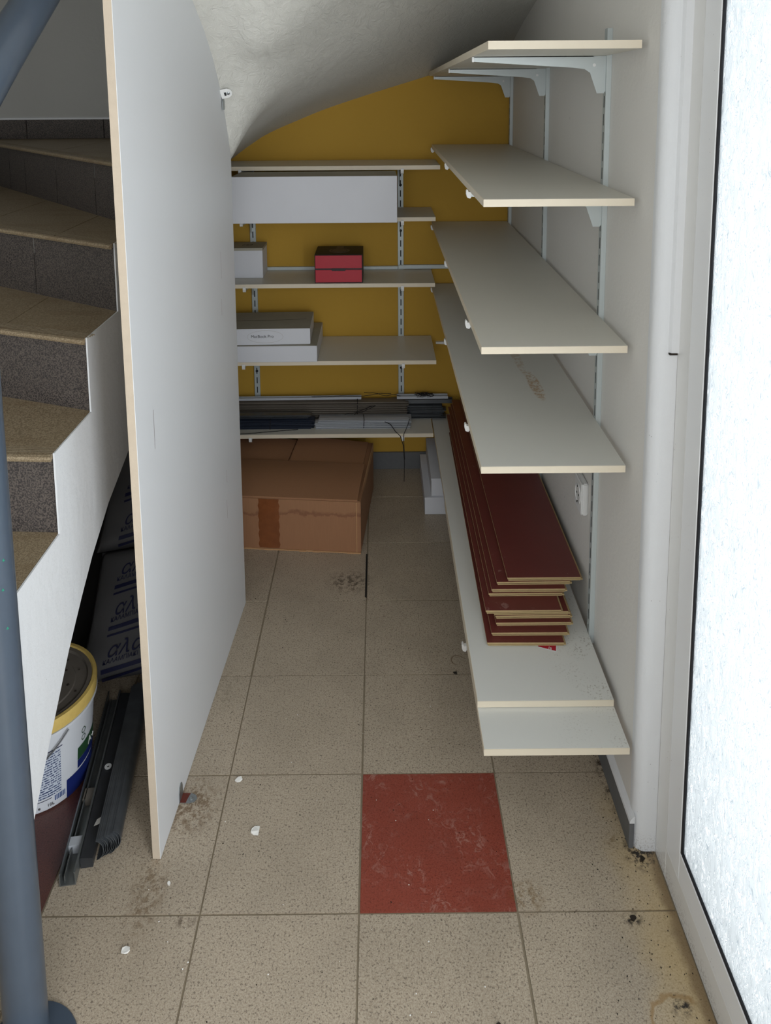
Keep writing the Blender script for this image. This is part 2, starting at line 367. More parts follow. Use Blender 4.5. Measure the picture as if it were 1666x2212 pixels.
# rounded white reveal beside the door (thin plaster skin that follows the corner)
rv = MB(); rs = .026
skin = [(XW-.0015, .163)] + [(XW-.0015+rs-rs*math.cos(a), .126+rs-rs*math.sin(a)) for a in [math.pi/2*i/8 for i in range(0, 9)]] + [(.667, .126)]
skin2 = [(.667, .1285), (XW+.03, .1285)] + [(XW+.0005, .163)]
rvo = obj('trim_1', rv.prism(skin+[(.667, .132), (.64, .16), (XW+.001, .164)], 2, 0, 2.6), 'reveal'); rvo['kind'] = 'structure'; rvo.data.polygons.foreach_set('use_smooth', [True]*len(rvo.data.polygons)); rvo.data.set_sharp_from_angle(angle=math.radians(30))
wt = obj('wall_right', MB().box(.66, .74, -2.05, .128, 2.12, 2.6), 'wall'); wt['kind'] = 'structure'
wt2 = obj('wall_right', MB().box(.66, .74, -1.10, -1.0, 0, 2.12), 'wall'); wt2['kind'] = 'structure'
for a_ in ((-1.85, -.75, -.02, 2.6), (.65, .74, -.02, 2.6), (-.75, .65, 2.12, 2.6)):
    wf = obj('wall_front', MB().box(a_[0], a_[1], -2.15, -2.05, a_[2], a_[3]), 'wall'); wf['kind'] = 'structure'
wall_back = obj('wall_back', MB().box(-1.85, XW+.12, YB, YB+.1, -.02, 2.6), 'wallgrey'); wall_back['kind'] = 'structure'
yp = [(-1.0, 0), (XW, 0), (XW, 2.0), (.2, 1.9), (-.2, 1.78), (-.62, 1.6), (-1.0, 1.2)]
obj('yellow_paint', MB().prism(yp, 1, YB-.002, YB), 'yellow', wall_back, label='ochre yellow painted area under the stairs')
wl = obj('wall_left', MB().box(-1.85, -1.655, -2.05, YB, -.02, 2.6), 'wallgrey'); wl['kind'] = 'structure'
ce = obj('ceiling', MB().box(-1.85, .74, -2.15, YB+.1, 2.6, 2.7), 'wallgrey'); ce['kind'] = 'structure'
og = obj('trim_2', MB().box(.74, 4, -4, 3, -.1, -.05), 'ground'); og['kind'] = 'structure'; og['label'] = 'pale paving outside the door'

# skirting; the dark strip on the back wall is added for shade
bb = thing('baseboard_right', (XW, .9, 0), None, None, kind='structure')
y = .133
for L in (.33, .333, .333, .333, .333, .2):
    y1 = min(y+L-.003, YB)
    if y1-y > .03: obj('skirting_or_shade_tile', MB().bevbox(.609, XW, y, y1, .0, .066, .001), 'greytile', bb)
    y += L
obj('plaster_lip', MB().prism([(.6085, .066), (XW, .066), (XW, .085), (.614, .079), (.6095, .0725)], 1, .131, YB), 'reveal', bb)

bk_ = thing('shade_strip_back', (-.2, YB, 0), None, None, kind='structure')  # unseen strip, added to darken the wall foot where only shade falls
for x0_ in (.276, -.057, -.390, -.723):
    obj('skirting_or_shade_tile', MB().bevbox(x0_+.0015, min(x0_+.3315, .608), YB-.011, YB-.0021, 0, .08, .001), 'greytile', bk_)  # tiles of the added dark strip
# door
door = thing('door_1', (.67, -.4, 0), 'white framed exterior door with a pane of rippled frosted glass', None, kind='structure')
DX0, DX1, YN = .667, .72, -1.0
def frame_ring(x0, x1, yo, yi, zo, zi, zt, mat, name):
    # yo/yi outer and inner y at the far side, zo/zi bottom outer/inner, zt top outer
    obj(name, MB().bevbox(x0, x1, yi, yo, zo, zt, .0015), mat, door)
    obj(name, MB().bevbox(x0, x1, YN+(zi-zo), yi, zo, zi, .0015), mat, door)
    obj(name, MB().bevbox(x0, x1, YN+(zi-zo), yi, zt-(zi-zo), zt, .0015), mat, door)
    obj(name, MB().bevbox(x0, x1, YN, YN+(zi-zo), zo, zt, .0015), mat, door)
frame_ring(.667, .72, .126, .067, -.002, .074, 2.12, 'upvc', 'door_frame')
YN = -.93
frame_ring(.6635, .70, .059, -.010, .083, .148, 2.04, 'sash', 'door_sash')
obj('frame_rebate', MB().box(.675, .69, -.93, .07, .070, .092), 'rebate', door)
obj('frame_rebate', MB().box(.675, .69, .05, .07, .07, 2.05), 'rebate', door)
YN = -.87
frame_ring(.6645, .69, -.010, -.017, .148, .155, 1.975, 'gasket', 'gasket')
obj('glass_pane', MB().box(.669, .674, -.868, -.015, .153, 1.973), 'glass', door)
cs = obj('trim_3', MB().prism([(.647, .1265), (.667, .1265), (.667, .119), (.652, .1195)], 2, 1.17, 2.6), 'reveal'); cs['kind'] = 'structure'
obj('strip_end', MB().box(.648, .664, .118, .1262, 1.1665, 1.1705), 'dirt', cs)

# ------------------------------------------------------------------ staircase
stair = thing('staircase', (-.9, .9, 0), 'tiled staircase with dark stone risers winding up past the white panel', 'staircase')
H = .174; ZA = .814
zs = {k: ZA+H*i for i, k in enumerate('ABCDE')}
# string: sawtooth plate at x = -.605
prof = [(-.139, ZA), (.073, ZA), (.073, zs['B']), (.276, zs['B']), (.276, zs['C']), (.487, zs['C']), (.487, zs['D']), (.70, zs['D']), (.70, zs['E']), (1.0, zs['E']), (1.0, .98),
        (.80, .915), (.63, .842), (.49, .775), (.35, .727), (.23, .662), (.16, .612), (.08, .548), (-.03, .440), (-.131, .335), (-.139, .327)]
obj('string', MB().prism(prof, 0, -.6085, -.605), 'reveal', stair)
# body behind the string (underside follows the string)
def under(y):
    pts = [(-.46, 0), (-.131, .335), (-.03, .440), (.08, .548), (.23, .662), (.35, .727), (.49, .775), (.63, .842), (.8, .915), (1.0, .98)]
    for (a, b), (c, d_) in zip(pts, pts[1:]):
        if y <= c: return b+(d_-b)*(y-a)/(c-a)
    return .98
body = [(-.139, .327), (-.131, .335), (-.03, .440), (.08, .548), (.23, .662), (.35, .727), (.49, .775), (.63, .842), (.80, .915), (1.0, .98), (1.0, 1.14), (.74, 1.14), (.72, .96), (.16, .96), (.15, .79), (-.135, .79)]
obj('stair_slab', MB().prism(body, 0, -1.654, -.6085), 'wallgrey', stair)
# winders: riser lines (inner point, outer point) in plan
XI, XO = -.6085, -1.655
def line(p, q, x): return p[1]+(q[1]-p[1])*(x-p[0])/(q[0]-p[0])
RL = {'A': ((XI, -.139), (-1.655, -.139)), 'B': ((-.605, .078), (-.72, .084)), 'C': ((-.605, .28), (-.855, .372)), 'D': ((-.605, .485), (-1.02, .745)), 'E': ((-.605, .70), (-1.469, 1.682))}
def ry(k, x): return line(*RL[k], x)
NO = .012
def tread(k, nxt, tiles):
    z = zs[k]; y_i = ry(k, XI)-NO; y_o = ry(k, XO)-NO
    if nxt: a, b = ry(nxt, XI), ry(nxt, XO)
    else: a, b = YB, YB
    if k == 'E' or nxt == 'E' :
        pass
    obj('tread_base', MB().prism([(XI, y_i+NO+.002), (XI, min(a, YB)), (XO, min(b, YB)), (XO, min(y_o+NO+.002, YB))], 2, z-.06, z-.012), 'wallgrey', stair)
    cuts = [XI]+tiles+[XO]
    for c0, c1 in zip(cuts, cuts[1:]):
        g_ = .0012
        xa, xb = c0-g_, c1+g_
        ya0, yb0 = ry(k, xa)-NO, ry(k, xb)-NO
        ya1, yb1 = (ry(nxt, xa), ry(nxt, xb)) if nxt else (YB, YB)
        poly = [(xa, min(ya0, YB)), (xa, min(ya1, YB)), (xb, min(yb1, YB)), (xb, min(yb0, YB-.001))]
        obj('tread_tile', MB().prism(poly, 2, z-.012, z), 'tread', stair)
    # rounded nosing with grooves
    nx = Vector((XO-XI, y_o-y_i, 0)).normalized(); nn = Vector((nx.y, -nx.x, 0))
    if nn.y > 0: nn = -nn
    xe = XO if y_o < YB else XI+(YB-y_i)/(y_o-y_i)*(XO-XI)
    P0 = Vector((XI, y_i, z)); P1 = Vector((xe, ry(k, xe)-NO, z))
    m_ = MB()
    sec = [(0, 0), (-.006, -.002), (-.0085, -.007), (-.006, -.012), (0, -.0135)]
    vs = [P+nn*(-s_[0])+Vector((0, 0, s_[1])) for P in (P0, P1) for s_ in sec]
    n_ = len(sec); m_.add(vs, [(i, i+1, i+1+n_, i+n_) for i in range(n_-1)]+[tuple(range(n_)), tuple(range(n_, 2*n_))]); m_.smooth = True
    obj('nosing', m_, 'tread', stair)
    gr = MB()
    for q in (.012, .019, .026, .033):
        a_, b_ = P0-nn*q, P1-nn*q
        gr.add([a_+Vector((0, 0, .0004)), b_+Vector((0, 0, .0004)), b_-nn*.0015+Vector((0, 0, .0004)), a_-nn*.0015+Vector((0, 0, .0004)), a_-Vector((0, 0, .002)), b_-Vector((0, 0, .002)), b_-nn*.0015-Vector((0, 0, .002)), a_-nn*.0015-Vector((0, 0, .002))], [(0, 1, 2, 3), (4, 7, 6, 5), (0, 4, 5, 1), (3, 2, 6, 7), (0, 3, 7, 4), (1, 5, 6, 2)])
    obj('nosing_groove', gr, 'grout', stair)
def riser(k, joints):
    z1 = zs[k]-.012; z0 = zs[k]-H
    cuts = [XI]+joints+[XO]
    for c0, c1 in zip(cuts, cuts[1:]):
        xa, xb = c0-.0012, c1+.0012
        ya, yb = ry(k, xa), ry(k, xb)
        if ya > YB-.02: continue
        if yb > YB-.01: xb = XI+(YB-.01-ry(k, XI))/(ry(k, XO)-ry(k, XI))*(XO-XI); yb = YB-.01
        obj('riser_tile', MB().prism([(xa, ya), (xb, yb), (xb, yb+.010), (xa, ya+.010)], 2, z0, z1), 'granite', stair)
tread('A', 'B', [-.95, -1.28]); riser('A', [-.95, -1.28])
tread('B', 'C', [-.985, -1.3]); riser('B', [-.93, -1.26])
tread('C', 'D', [-.84, -1.2]); riser('C', [-.93, -1.26])
tread('D', 'E', [-.80, -1.1, -1.4]); riser('D', [-.886, -1.2, -1.5])
tread('E', None, [-.75, -1.05, -1.35]); riser('E', [-.811, -1.034, -1.25, -1.372, -1.6])
# lower two steps (mostly hidden by the post) and skirting on the landing wall
for kk, (yy, zz) in enumerate(((-.352, .64), (-.56, .466))):
    obj('tread_tile', MB().box(-1.654, -.68, yy-NO, yy+.213, zz-.012, zz), 'tread', stair)
    obj('riser_tile', MB().box(-1.654, -.68, yy, yy+.01, zz-H, zz-.012), 'granite', stair)
    obj('tread_base', MB().box(-1.654, -.68, yy+.01, yy+.213, zz-.2, zz-.012), 'wallgrey', stair)
for x0, x1 in ((-1.449, -1.122), (-1.119, -.80), (-1.654, -1.452)):
    obj('skirting_or_shade_tile', MB().bevbox(x0, x1, YB-.010, YB, 1.511, 1.592, .001), 'tile' if 0 else 'granite', stair)
obj('plaster_lip', MB().prism([(YB-.010, 1.592), (YB, 1.592), (YB, 1.602), (YB-.007, 1.600)], 0, -1.654, -.80), 'reveal', stair)

# soffit: smooth winding underside of the upper flight (thin plate spline through measured heights)
PTS = [(-.586, 1.92, 1.412), (-.46, 1.92, 1.503), (-.3, 1.92, 1.577), (-.18, 1.92, 1.625), (-.06, 1.92, 1.665), (.1, 1.92, 1.715), (.26, 1.92, 1.763), (.41, 1.92, 1.815), (.62, 1.92, 1.895), (.62, 1.67, 1.962), (.62, 1.41, 2.02),
       (-.406, .986, 1.527), (-.408, .956, 1.600), (-.410, .911, 1.691), (-.414, .821, 1.803), (-.418, .735, 1.878), (-.423, .639, 1.943), (-.44, .3, 2.14), (-.45, 0, 2.32),
       (-.37, 1.3, 1.595), (-.42, 1.6, 1.545), (-.325, 1.0, 1.68), (-.295, .8, 1.82), (-.06, 1.5, 1.74), (-.045, 1.2, 1.825), (-.03, .9, 1.955), (.36, 1.5, 1.925), (.33, 1.2, 1.995), (.3, .9, 2.07), (.62, .9, 2.13), (.62, .4, 2.26), (.1, .4, 2.2), (.62, 0, 2.40), (.1, 0, 2.37), (.15, 1.5, 1.835),
       (-.7, 1.92, 1.33), (-1.1, 1.92, 1.17), (-1.7, 1.92, 1.02), (-.605, .98, .98), (-1.7, 1.0, .98), (-.52, 1.1, 1.43), (-1.1, 1.4, 1.08)]
def solve(A, b):
    n = len(b); A = [r_[:]+[b[i]] for i, r_ in enumerate(A)]
    for i in range(n):
        p_ = max(range(i, n), key=lambda q: abs(A[q][i])); A[i], A[p_] = A[p_], A[i]
        for j in range(i+1, n):
            w = A[j][i]/A[i][i]
            if w: A[j] = [a-w*c for a, c in zip(A[j], A[i])]
    x = [0]*n
    for i in range(n-1, -1, -1): x[i] = (A[i][n]-sum(A[i][j]*x[j] for j in range(i+1, n)))/A[i][i]
    return x
def U(d2_): return 0 if d2_ < 1e-12 else .5*d2_*math.log(d2_)
SOFT = [i for i, p_ in enumerate(PTS) if p_[1] < 1.9 and p_[0] > -.40 and p_[0] < .6 or p_[0] in (-.37, -.42, -.52)]
n = len(PTS); A = [[U((PTS[i][0]-PTS[j][0])**2+(PTS[i][1]-PTS[j][1])**2)+((1e-5 if i not in SOFT else 3e-3) if i == j else 0) for j in range(n)]+[1, PTS[i][0], PTS[i][1]] for i in range(n)]
A += [[1]*n+[0, 0, 0], [p_[0] for p_ in PTS]+[0, 0, 0], [p_[1] for p_ in PTS]+[0, 0, 0]]
cw = solve(A, [p_[2] for p_ in PTS]+[0, 0, 0])
def sof(x, y): return sum(cw[i]*U((x-PTS[i][0])**2+(y-PTS[i][1])**2) for i in range(n))+cw[n]+cw[n+1]*x+cw[n+2]*y
s_ = MB(); NX, NY = 64, 56
def PX(i): return -1.654+(1.654-.45)*i/16 if i <= 16 else -.45+(XW-.0005+.45)*(i-16)/(NX-16)
idx = {}
def vid(i, j):
    if (i, j) not in idx:
        x = PX(i); y = 1.9195*j/NY; z = sof(x, y); idx[(i, j)] = len(s_.v); s_.v.append(Vector((x, y, z)))
    return idx[(i, j)]
for i in range(NX):
    for j in range(NY):
        x = PX(i+1); y = 1.9195*j/NY
        if x <= -.44 and y < 1.0: continue
        s_.f.append((vid(i, j), vid(i, j+1), vid(i+1, j+1), vid(i+1, j)))
nv = len(s_.v)
# thickness upward
edges = {}
for q in s_.f:
    for a, b in zip(q, q[1:]+q[:1]): edges[(a, b)] = q
top = [(v+Vector((0, 0, .10))) for v in s_.v]; fs = list(s_.f); s_.v += top
for q in fs: s_.f.append(tuple(i+nv for i in q[::-1]))
for (a, b) in list(edges):
    if (b, a) not in edges: s_.f.append((b, a, a+nv, b+nv))
s_.smooth = True
obj('soffit', s_, 'soffit', stair, autosmooth=50, label='white rough plastered underside of the upper flight')

# ------------------------------------------------------------------ railing
rail = thing('stair_railing', (-.607, -.212, 0), 'blue-grey painted tubular newel post and handrail at the foot of the stairs', 'railing')
px, py = -.5975, -.2125
top_ = Vector((px, py, 1.655))
hr = [(px, py, 1.54), (px, py, 1.58), (px, py+.006, 1.622), (px, py+.025, 1.652), (-.5985, -.15, 1.695), (-.600, -.052, 1.768), (-.60, .172, 1.930), (-.60, .62, 2.253), (-.60, .80, 2.383)]
obj('newel_post', MB().tube([(px, py, .006), (px, py, 1.55)], .0375, 28), 'post', rail)
obj('handrail', MB().tube(hr, .0375, 28), 'post', rail)
obj('base_flange', MB().lathe([(0, .0005), (.087, .0005), (.088, .004), (.086, .007), (0, .007)], px+.010, py-.030, 36), 'post', rail)
fl = MB()
for a, z in ((-.5, .95), (-.62, .90), (-.55, .83), (-.3, 1.2)): fl.lathe([(0.0, z), (.0025, z+.002), (0, z+.006)], px+.0372*math.cos(a), py+.0372*math.sin(a), 6)
obj('paint_fleck', fl, 'green', rail)['kind'] = 'stuff'

# ------------------------------------------------------------------ partition panel
P0 = Vector((-.448, .119, 0)); P1 = Vector((-.406, .994, 0)); dv = (P1-P0).normalized(); nv_ = Vector((dv.y, -dv.x, 0)); LEN = (P1-P0).length
cur = [(0.0, .001), (LEN, .001), (LEN, 1.500)]
for p in ((.986, 1.527), (.956, 1.607), (.934, 1.65), (.911, 1.691), (.868, 1.748), (.821, 1.803), (.735, 1.880), (.639, 1.943), (.50, 2.03), (.30, 2.15), (.119, 2.27)): cur.append(((p[0]-.119)/dv.y, p[1]))
cur.append((-.02, 2.27))
cur = [(s1, z - .003) for s1, z in cur]; cur[0] = (0, .001); cur[1] = (LEN, .001)
pn = thing('partition_panel', (P0.x, .5, 0), 'tall white board standing upright under the stairs with a raw chipboard edge', 'panel')
def pp(s1, z, t): return P0+dv*s1+Vector((0, 0, z))-nv_*t
lean = -.012
def leans(s1, z): return s1+(lean*z if s1 < .1 else 0)
bd = MB(); nn_ = len(cur)
cc = [(leans(a, z), z) for a, z in cur[:-1]]; nn_ = len(cc)
bd.add([pp(a, z, .0012) for a, z in cc]+[pp(a, z, .018) for a, z in cc], [tuple(range(nn_)), tuple(range(2*nn_-1, nn_-1, -1))]+[(i, i+nn_, (i+1) % nn_+nn_, (i+1) % nn_) for i in range(nn_)])
obj('core_board', bd, 'chip', pn, label='bare beige chipboard core')
fc = MB(); fc.add([pp(a, z, 0) for a, z in cc]+[pp(a, z, .0012) for a, z in cc], [tuple(range(nn_)), tuple(range(2*nn_-1, nn_-1, -1))]+[(i, i+nn_, (i+1) % nn_+nn_, (i+1) % nn_) for i in range(nn_)])
wf_ = obj('white_face', fc, 'panel', pn)
sc = MB()
for s1, z0, z1 in ((.70, 1.05, 1.10), (.71, 1.16, 1.24), (.68, .42, .48), (.69, .53, .57), (.09, .93, 1.02)):
    sc.add([pp(s1, z0, -.0004), pp(s1+.001, z0, -.0004), pp(s1+.001, z1, -.0004), pp(s1, z1, -.0004)], [(0, 1, 2, 3)])
obj('scratch', sc, 'rust', wf_)['kind'] = 'stuff'
def screw(c, nrm, rad=.0045, parent=None, mat='zinc'):
    nrm = Vector(nrm).normalized(); u = nrm.orthogonal().normalized(); w = nrm.cross(u); m_ = MB()
    prof_ = [(rad, 0), (rad, .0008), (rad*.7, .0018), (rad*.25, .0021), (0.0001, .0009)]; seg = 14
    for rr_, h_ in prof_:
        for j in range(seg):
            a = 2*math.pi*j/seg; m_.v.append(Vector(c)+nrm*h_+rr_*(math.cos(a)*u+math.sin(a)*w))
    for i in range(len(prof_)-1):
        for j in range(seg): m_.f.append((i*seg+j, i*seg+(j+1) % seg, (i+1)*seg+(j+1) % seg, (i+1)*seg+j))
    m_.smooth = True; return obj('screw', m_, mat, parent)
# floor bracket
def localbox(o, ex, ey, ez, dims, b=.0006):
    m_ = MB().bevbox(*dims, b); mm = Matrix((Vector(ex), Vector(ey), Vector(ez))).transposed().to_4x4(); mm.translation = Vector(o); return m_.xf(mm)
bo = P0+dv*.137
br = thing('angle_bracket', bo, 'rusty zinc angle bracket screwed to the floor tile beside the white panel', 'bracket')
plate = [(.0, -.002), (.0, .022), (.020, .024), (.034, .020), (.038, .006), (.034, -.006)]
def extr(o, u, v, w, poly, t0, t1):
    m_ = MB(); n2 = len(poly)
    m_.add([Vector(o)+u*a+v*b+w*t0 for a, b in poly]+[Vector(o)+u*a+v*b+w*t1 for a, b in poly], [tuple(range(n2)), tuple(range(2*n2-1, n2-1, -1))]+[(i, i+n2, (i+1) % n2+n2, (i+1) % n2) for i in range(n2)]); return m_
Zv = Vector((0, 0, 1))
hex_ = lambda L, w: [(0, 0), (0, w), (L*.62, w), (L*.9, w*.82), (L, w*.5), (L*.9, w*.18), (L*.62, 0)]
obj('floor_leg', extr(bo, nv_, dv, Zv, hex_(.040, .026), .001, .0028), 'zinc', br)
obj('wall_leg', extr(bo, Zv, dv, nv_, hex_(.042, .026), .0003, .002), 'zinc', br)
obj('rust_patch', extr(bo, nv_, dv, Zv, [(.002, 0), (.002, .026), (.021, .026), (.018, .013), (.016, 0)], .0028, .0032), 'rust', br)
screw(bo+nv_*.026+dv*.012+Zv*.0028, Zv, .0055, br)
# top bracket on soffit
bt = Vector((-.409, .905, 1.690))
b2 = thing('angle_bracket', bt, 'white painted angle bracket joining the panel top to the sloping plaster', 'bracket')
ex = Vector((.93, .05, .20)).normalized(); ey = Vector((.0, -.45, .89)); ey = (ey-ex*ey.dot(ex)).normalized(); ez = ey.cross(ex)
if ez.y > 0: ez = -ez
obj('plaster_leg', extr(bt-ey*.002, ex, ey, ez, hex_(.034, .030), .004, .006), 'whitepl', b2)
obj('panel_leg', extr(bt+Vector((.001, -.006, -.036)), Zv, dv, nv_, hex_(.040, .022), .0, .0018), 'zinc', b2, label='bare green-grey leg on the panel face')
screw(bt+ex*.022+ey*.012+ez*.006, ez, .005, b2)
obj('slot', localbox(bt+ex*.013+ey*.012+ez*.0062, ex, ey, ez, (-.003, .003, -.006, .005, -.0002, .0003), .0001), 'slot', b2)

# ------------------------------------------------------------------ shelf rails (slotted uprights)
def upright(loc, z0, z1, wall, label, group, screws):
    # wall 'R': on x = XW facing -x ; 'B': on y = YB facing -y
    t = thing('slotted_upright', loc, label, 'shelf upright', group)
    if wall == 'R':
        yc = loc[1]; x0 = XW-.013
        obj('channel', MB().bevbox(x0, XW, yc-.0115, yc+.0115, z0, z1, .0008), 'steel', t)
        sl = MB(); z = z1-.03
        while z > z0+.03: sl.box(x0-.0004, x0+.001, yc-.002, yc+.0015, z-.028, z); z -= .044
        o = obj('slot_row', sl, 'slot', t); o['kind'] = 'stuff'
        for z in screws: screw((x0, yc, z), (-1, 0, 0), .0045, t, 'zinc')
    else:
        xc = loc[0]; y0 = YB-.014
        obj('channel', MB().bevbox(xc-.0125, xc+.0125, y0, YB-.002, z0, z1, .0008), 'steel', t)
        sl = MB(); z = z1-.03
        while z > z0+.03: sl.box(xc-.0022, xc+.0022, y0-.0004, y0+.001, z-.028, z); z -= .044
        o = obj('slot_row', sl, 'slot', t); o['kind'] = 'stuff'
        for z in screws: screw((xc, y0, z), (0, -1, 0), .006, t, 'slot')
    return t
upright((XW, .497, .235), .235, 1.853, 'R', 'pale steel shelf upright on the right wall nearest the door', 'uprights on the right wall', (.43, .82, 1.40))
upright((XW, 1.178, .235), .235, 1.80, 'R', 'pale steel shelf upright in the middle of the right wall', 'uprights on the right wall', (1.40,))
upright((XW, 1.875, .235), .235, 1.79, 'R', 'pale steel shelf upright in the far corner of the right wall', 'uprights on the right wall', (1.62,))
upright((.146, YB, .23), .23, 1.395, 'B', 'slotted upright on the yellow wall right of the white boxes', 'uprights on the yellow wall', (1.30, 1.10, .885, .48))
upright((-.497, YB, .23), .23, 1.395, 'B', 'slotted upright on the yellow wall close to the white panel', 'uprights on the yellow wall', (.885, .47))

# brackets
def bracket(kind, along, ztop, length, label, group, lip=True):
    # kind R: bracket in xz plane at y = along, starts at x = XW-.013 going -x. kind B: in yz plane at x = along
    if kind == 'R':
        base = Vector((XW-.013, along, ztop)); dr = Vector((-1, 0, 0)); sd = Vector((0, 1, 0))
    else:
        base = Vector((along, YB-.014, ztop)); dr = Vector((0, -1, 0)); sd = Vector((1, 0, 0))
    t = thing('shelf_bracket', base-Vector((0, 0, .09)), label, 'shelf bracket', group)
    L = length
    web = [(0, -.0005), (L-.004, -.0005), (L-.004, -.012), (.075, -.028), (.052, -.031), (.038, -.040), (.020, -.090), (.003, -.090), (0, -.085)]
    obj('web', extr(base-sd*.0045, dr, Zv, sd, web, 0, .0014), 'steel', t)
    obj('web', extr(base+sd*.0031, dr, Zv, sd, web[:4]+[(.03, -.035), (0, -.035)], 0, .0014), 'steel', t)
    obj('flange', extr(base-sd*.0045, dr, Zv, sd, [(.03, -.0005), (.03, -.002), (L, -.002), (L, -.0005)], 0, .009), 'steel', t)
    tip = [(L-.006, -.013), (L-.003, -.0165), (L+.004, -.014), (L+.0065, -.006), (L+.0065, .003), (L+.0045, .006), (L+.0015, .004), (L+.0015, 0), (L-.006, 0)]
    if not lip: tip = [(L-.004, -.0125), (L-.001, -.0135), (L+.0005, -.012), (L+.0005, -.0005), (L-.0035, -.0005)]
    obj('end_hook', extr(base-sd*.006, dr, Zv, sd, tip, 0, .012), 'whitepl', t)
    ho = MB(); c = base+dr*.028-Zv*.022-sd*.005
    for j in range(12):
        a = 2*math.pi*j/12; ho.v.append(c+dr*.004*math.cos(a)+Zv*.004*math.sin(a)); 
    for j in range(12):
        a = 2*math.pi*j/12; ho.v.append(c+sd*.0004+dr*.004*math.cos(a)+Zv*.004*math.sin(a))
    ho.f.append(tuple(range(12))); ho.f.append(tuple(range(23, 11, -1)))
    for j in range(12): ho.f.append((j, j+12, (j+1) % 12+12, (j+1) % 12))
    obj('rivet', ho, 'whitepl', t)
    return t

# ------------------------------------------------------------------ shelves
TH = .0165
def shelf(x0, x1, y0, y1, ztop, label, group, mat='shelf', edge='near'):
    t = thing('wall_shelf', ((x0+x1)/2, (y0+y1)/2, ztop-TH), label, 'shelf', group)
    e = .0012
    if edge == 'R': obj('board', MB().box(x0+e, x1, y0+e, y1, ztop-TH, ztop), mat, t); obj('edge_band', MB().box(x0, x1, y0, y0+e, ztop-TH+.0001, ztop-.0003), 'edge', t); obj('edge_band', MB().box(x0, x0+e, y0+e, y1, ztop-TH+.0001, ztop-.0003), 'edge', t)
    else: obj('board', MB().box(x0, x1-e, y0+e, y1, ztop-TH, ztop), mat, t); obj('edge_band', MB().box(x0, x1, y0, y0+e, ztop-TH+.0001, ztop-.0003), 'edge', t); obj('edge_band', MB().box(x1-e, x1, y0+e, y1, ztop-TH+.0001, ztop-.0003), 'edge', t)
    return t
GR = 'long shelves along the right wall'; XL, XR = .280, .6065
# top shelf: sags slightly to the back
t = thing('wall_shelf', (.44, 1.0, 1.77), 'topmost cream-edged shelf on the right wall, seen from below', 'shelf', GR)
def hexa(a, b, th): # a: near z,left,right ; b: far
    (ya, za, xa0, xa1), (yb_, zb, xb0, xb1) = a, b
    return MB().add([(xa0, ya, za-th), (xa1, ya, za-th), (xb1, yb_, zb-th), (xb0, yb_, zb-th), (xa0, ya, za), (xa1, ya, za), (xb1, yb_, zb), (xb0, yb_, zb)], [(0, 1, 2, 3), (7, 6, 5, 4), (0, 4, 5, 1), (1, 5, 6, 2), (2, 6, 7, 3), (3, 7, 4, 0)])
obj('board', hexa((.2352, 1.810, .2862, XR), (1.84, 1.780, .2672, XR), .0175), 'shelf', t)
obj('edge_band', hexa((.234, 1.810, .285, XR), (.2352, 1.810, .285, XR), .0175), 'edge', t)
obj('edge_band', hexa((.2352, 1.810, .285, .2862), (1.84, 1.780, .266, .2672), .0175), 'edge', t)
shelf(XL, XR, .245, 1.90, 1.474, 'second long shelf down on the right wall, white with empty top', GR, 'shelf', 'R')
shelf(XL, XR, .256, 1.90, 1.140, 'third long shelf down on the right wall, middle one of the five', GR, 'shelf', 'R')
shelf(XL, XR, .241, 1.90, .865, 'fourth long shelf down on the right wall with brown glue marks', GR, 'shelfglue', 'R')
shelf(XL, XR, .263, 1.91, .260, 'low shelf on the right wall carrying the stack of maroon planks', GR, 'shelfdirty', 'R')
shelf(XL, XR+.001, .146, 1.20, .2425, 'lowest dirt-speckled board directly under the plank shelf, sticking out in front', GR, 'shelfdirty', 'R')
for y, w in ((.497, 'nearest the door'), (1.178, 'in the middle of the row'), (1.875, 'at the far end')):
    yy = {.497: 1.789-.0, 1.178: 1.776, 1.875: 1.763}[y]
    for z, nm in ((1.810-(y-.235)*.0187-.0175, 'top'), (1.474-TH, 'second'), (1.140-TH, 'third'), (.865-TH, 'fourth')):
        if y > 1.8 and nm == 'top': z = 1.7815-.0175-.002
        bracket('R', y, z, (.330 if y < 1 else .326)-(.006 if nm == 'top' else 0), 'white steel bracket under the %s right-hand shelf, %s' % (nm, w), 'brackets of the right-hand shelves', nm != 'top')
bracket('R', .497, .2425-TH, .333, 'white steel bracket under the lowest right-hand board, only its hook showing', 'brackets of the right-hand shelves')
GL = 'short shelves on the yellow wall'
LS = ((1.645, 1.410, 'top short shelf on the yellow wall, empty', -.60), (1.640, 1.203, 'second short shelf on the yellow wall, under the large white box', -.62), (1.661, .928, 'third short shelf on the yellow wall, under the red box', -.62), (1.590, .627, 'fourth short shelf on the yellow wall, under the flat laptop boxes', -.62), (1.692, .270, 'lowest short shelf on the yellow wall, loaded with old blinds', -.62))
for yf, z, lb, xl in LS:
    xr = .285 if z < .5 else .290
    if z < .5: xr = .2745
    elif z < .7: xr = .2785
    elif z < 1: xr = .2785
    elif z < 1.3: xr = .2785
    else: xr = .2965
    shelf(xl, xr, yf, YB-.014, z, lb, GL, 'shelf', 'B')
    nm = lb.split(' short')[0]
    for x, w in ((.146, 'right'), (-.497, 'left')):
        if yf > 1.6 or True: bracket('B', x, z-TH, YB-.014-yf-.0, 'grey steel bracket under the %s short shelf, %s one of its pair' % (nm, w), 'brackets of the short shelves')

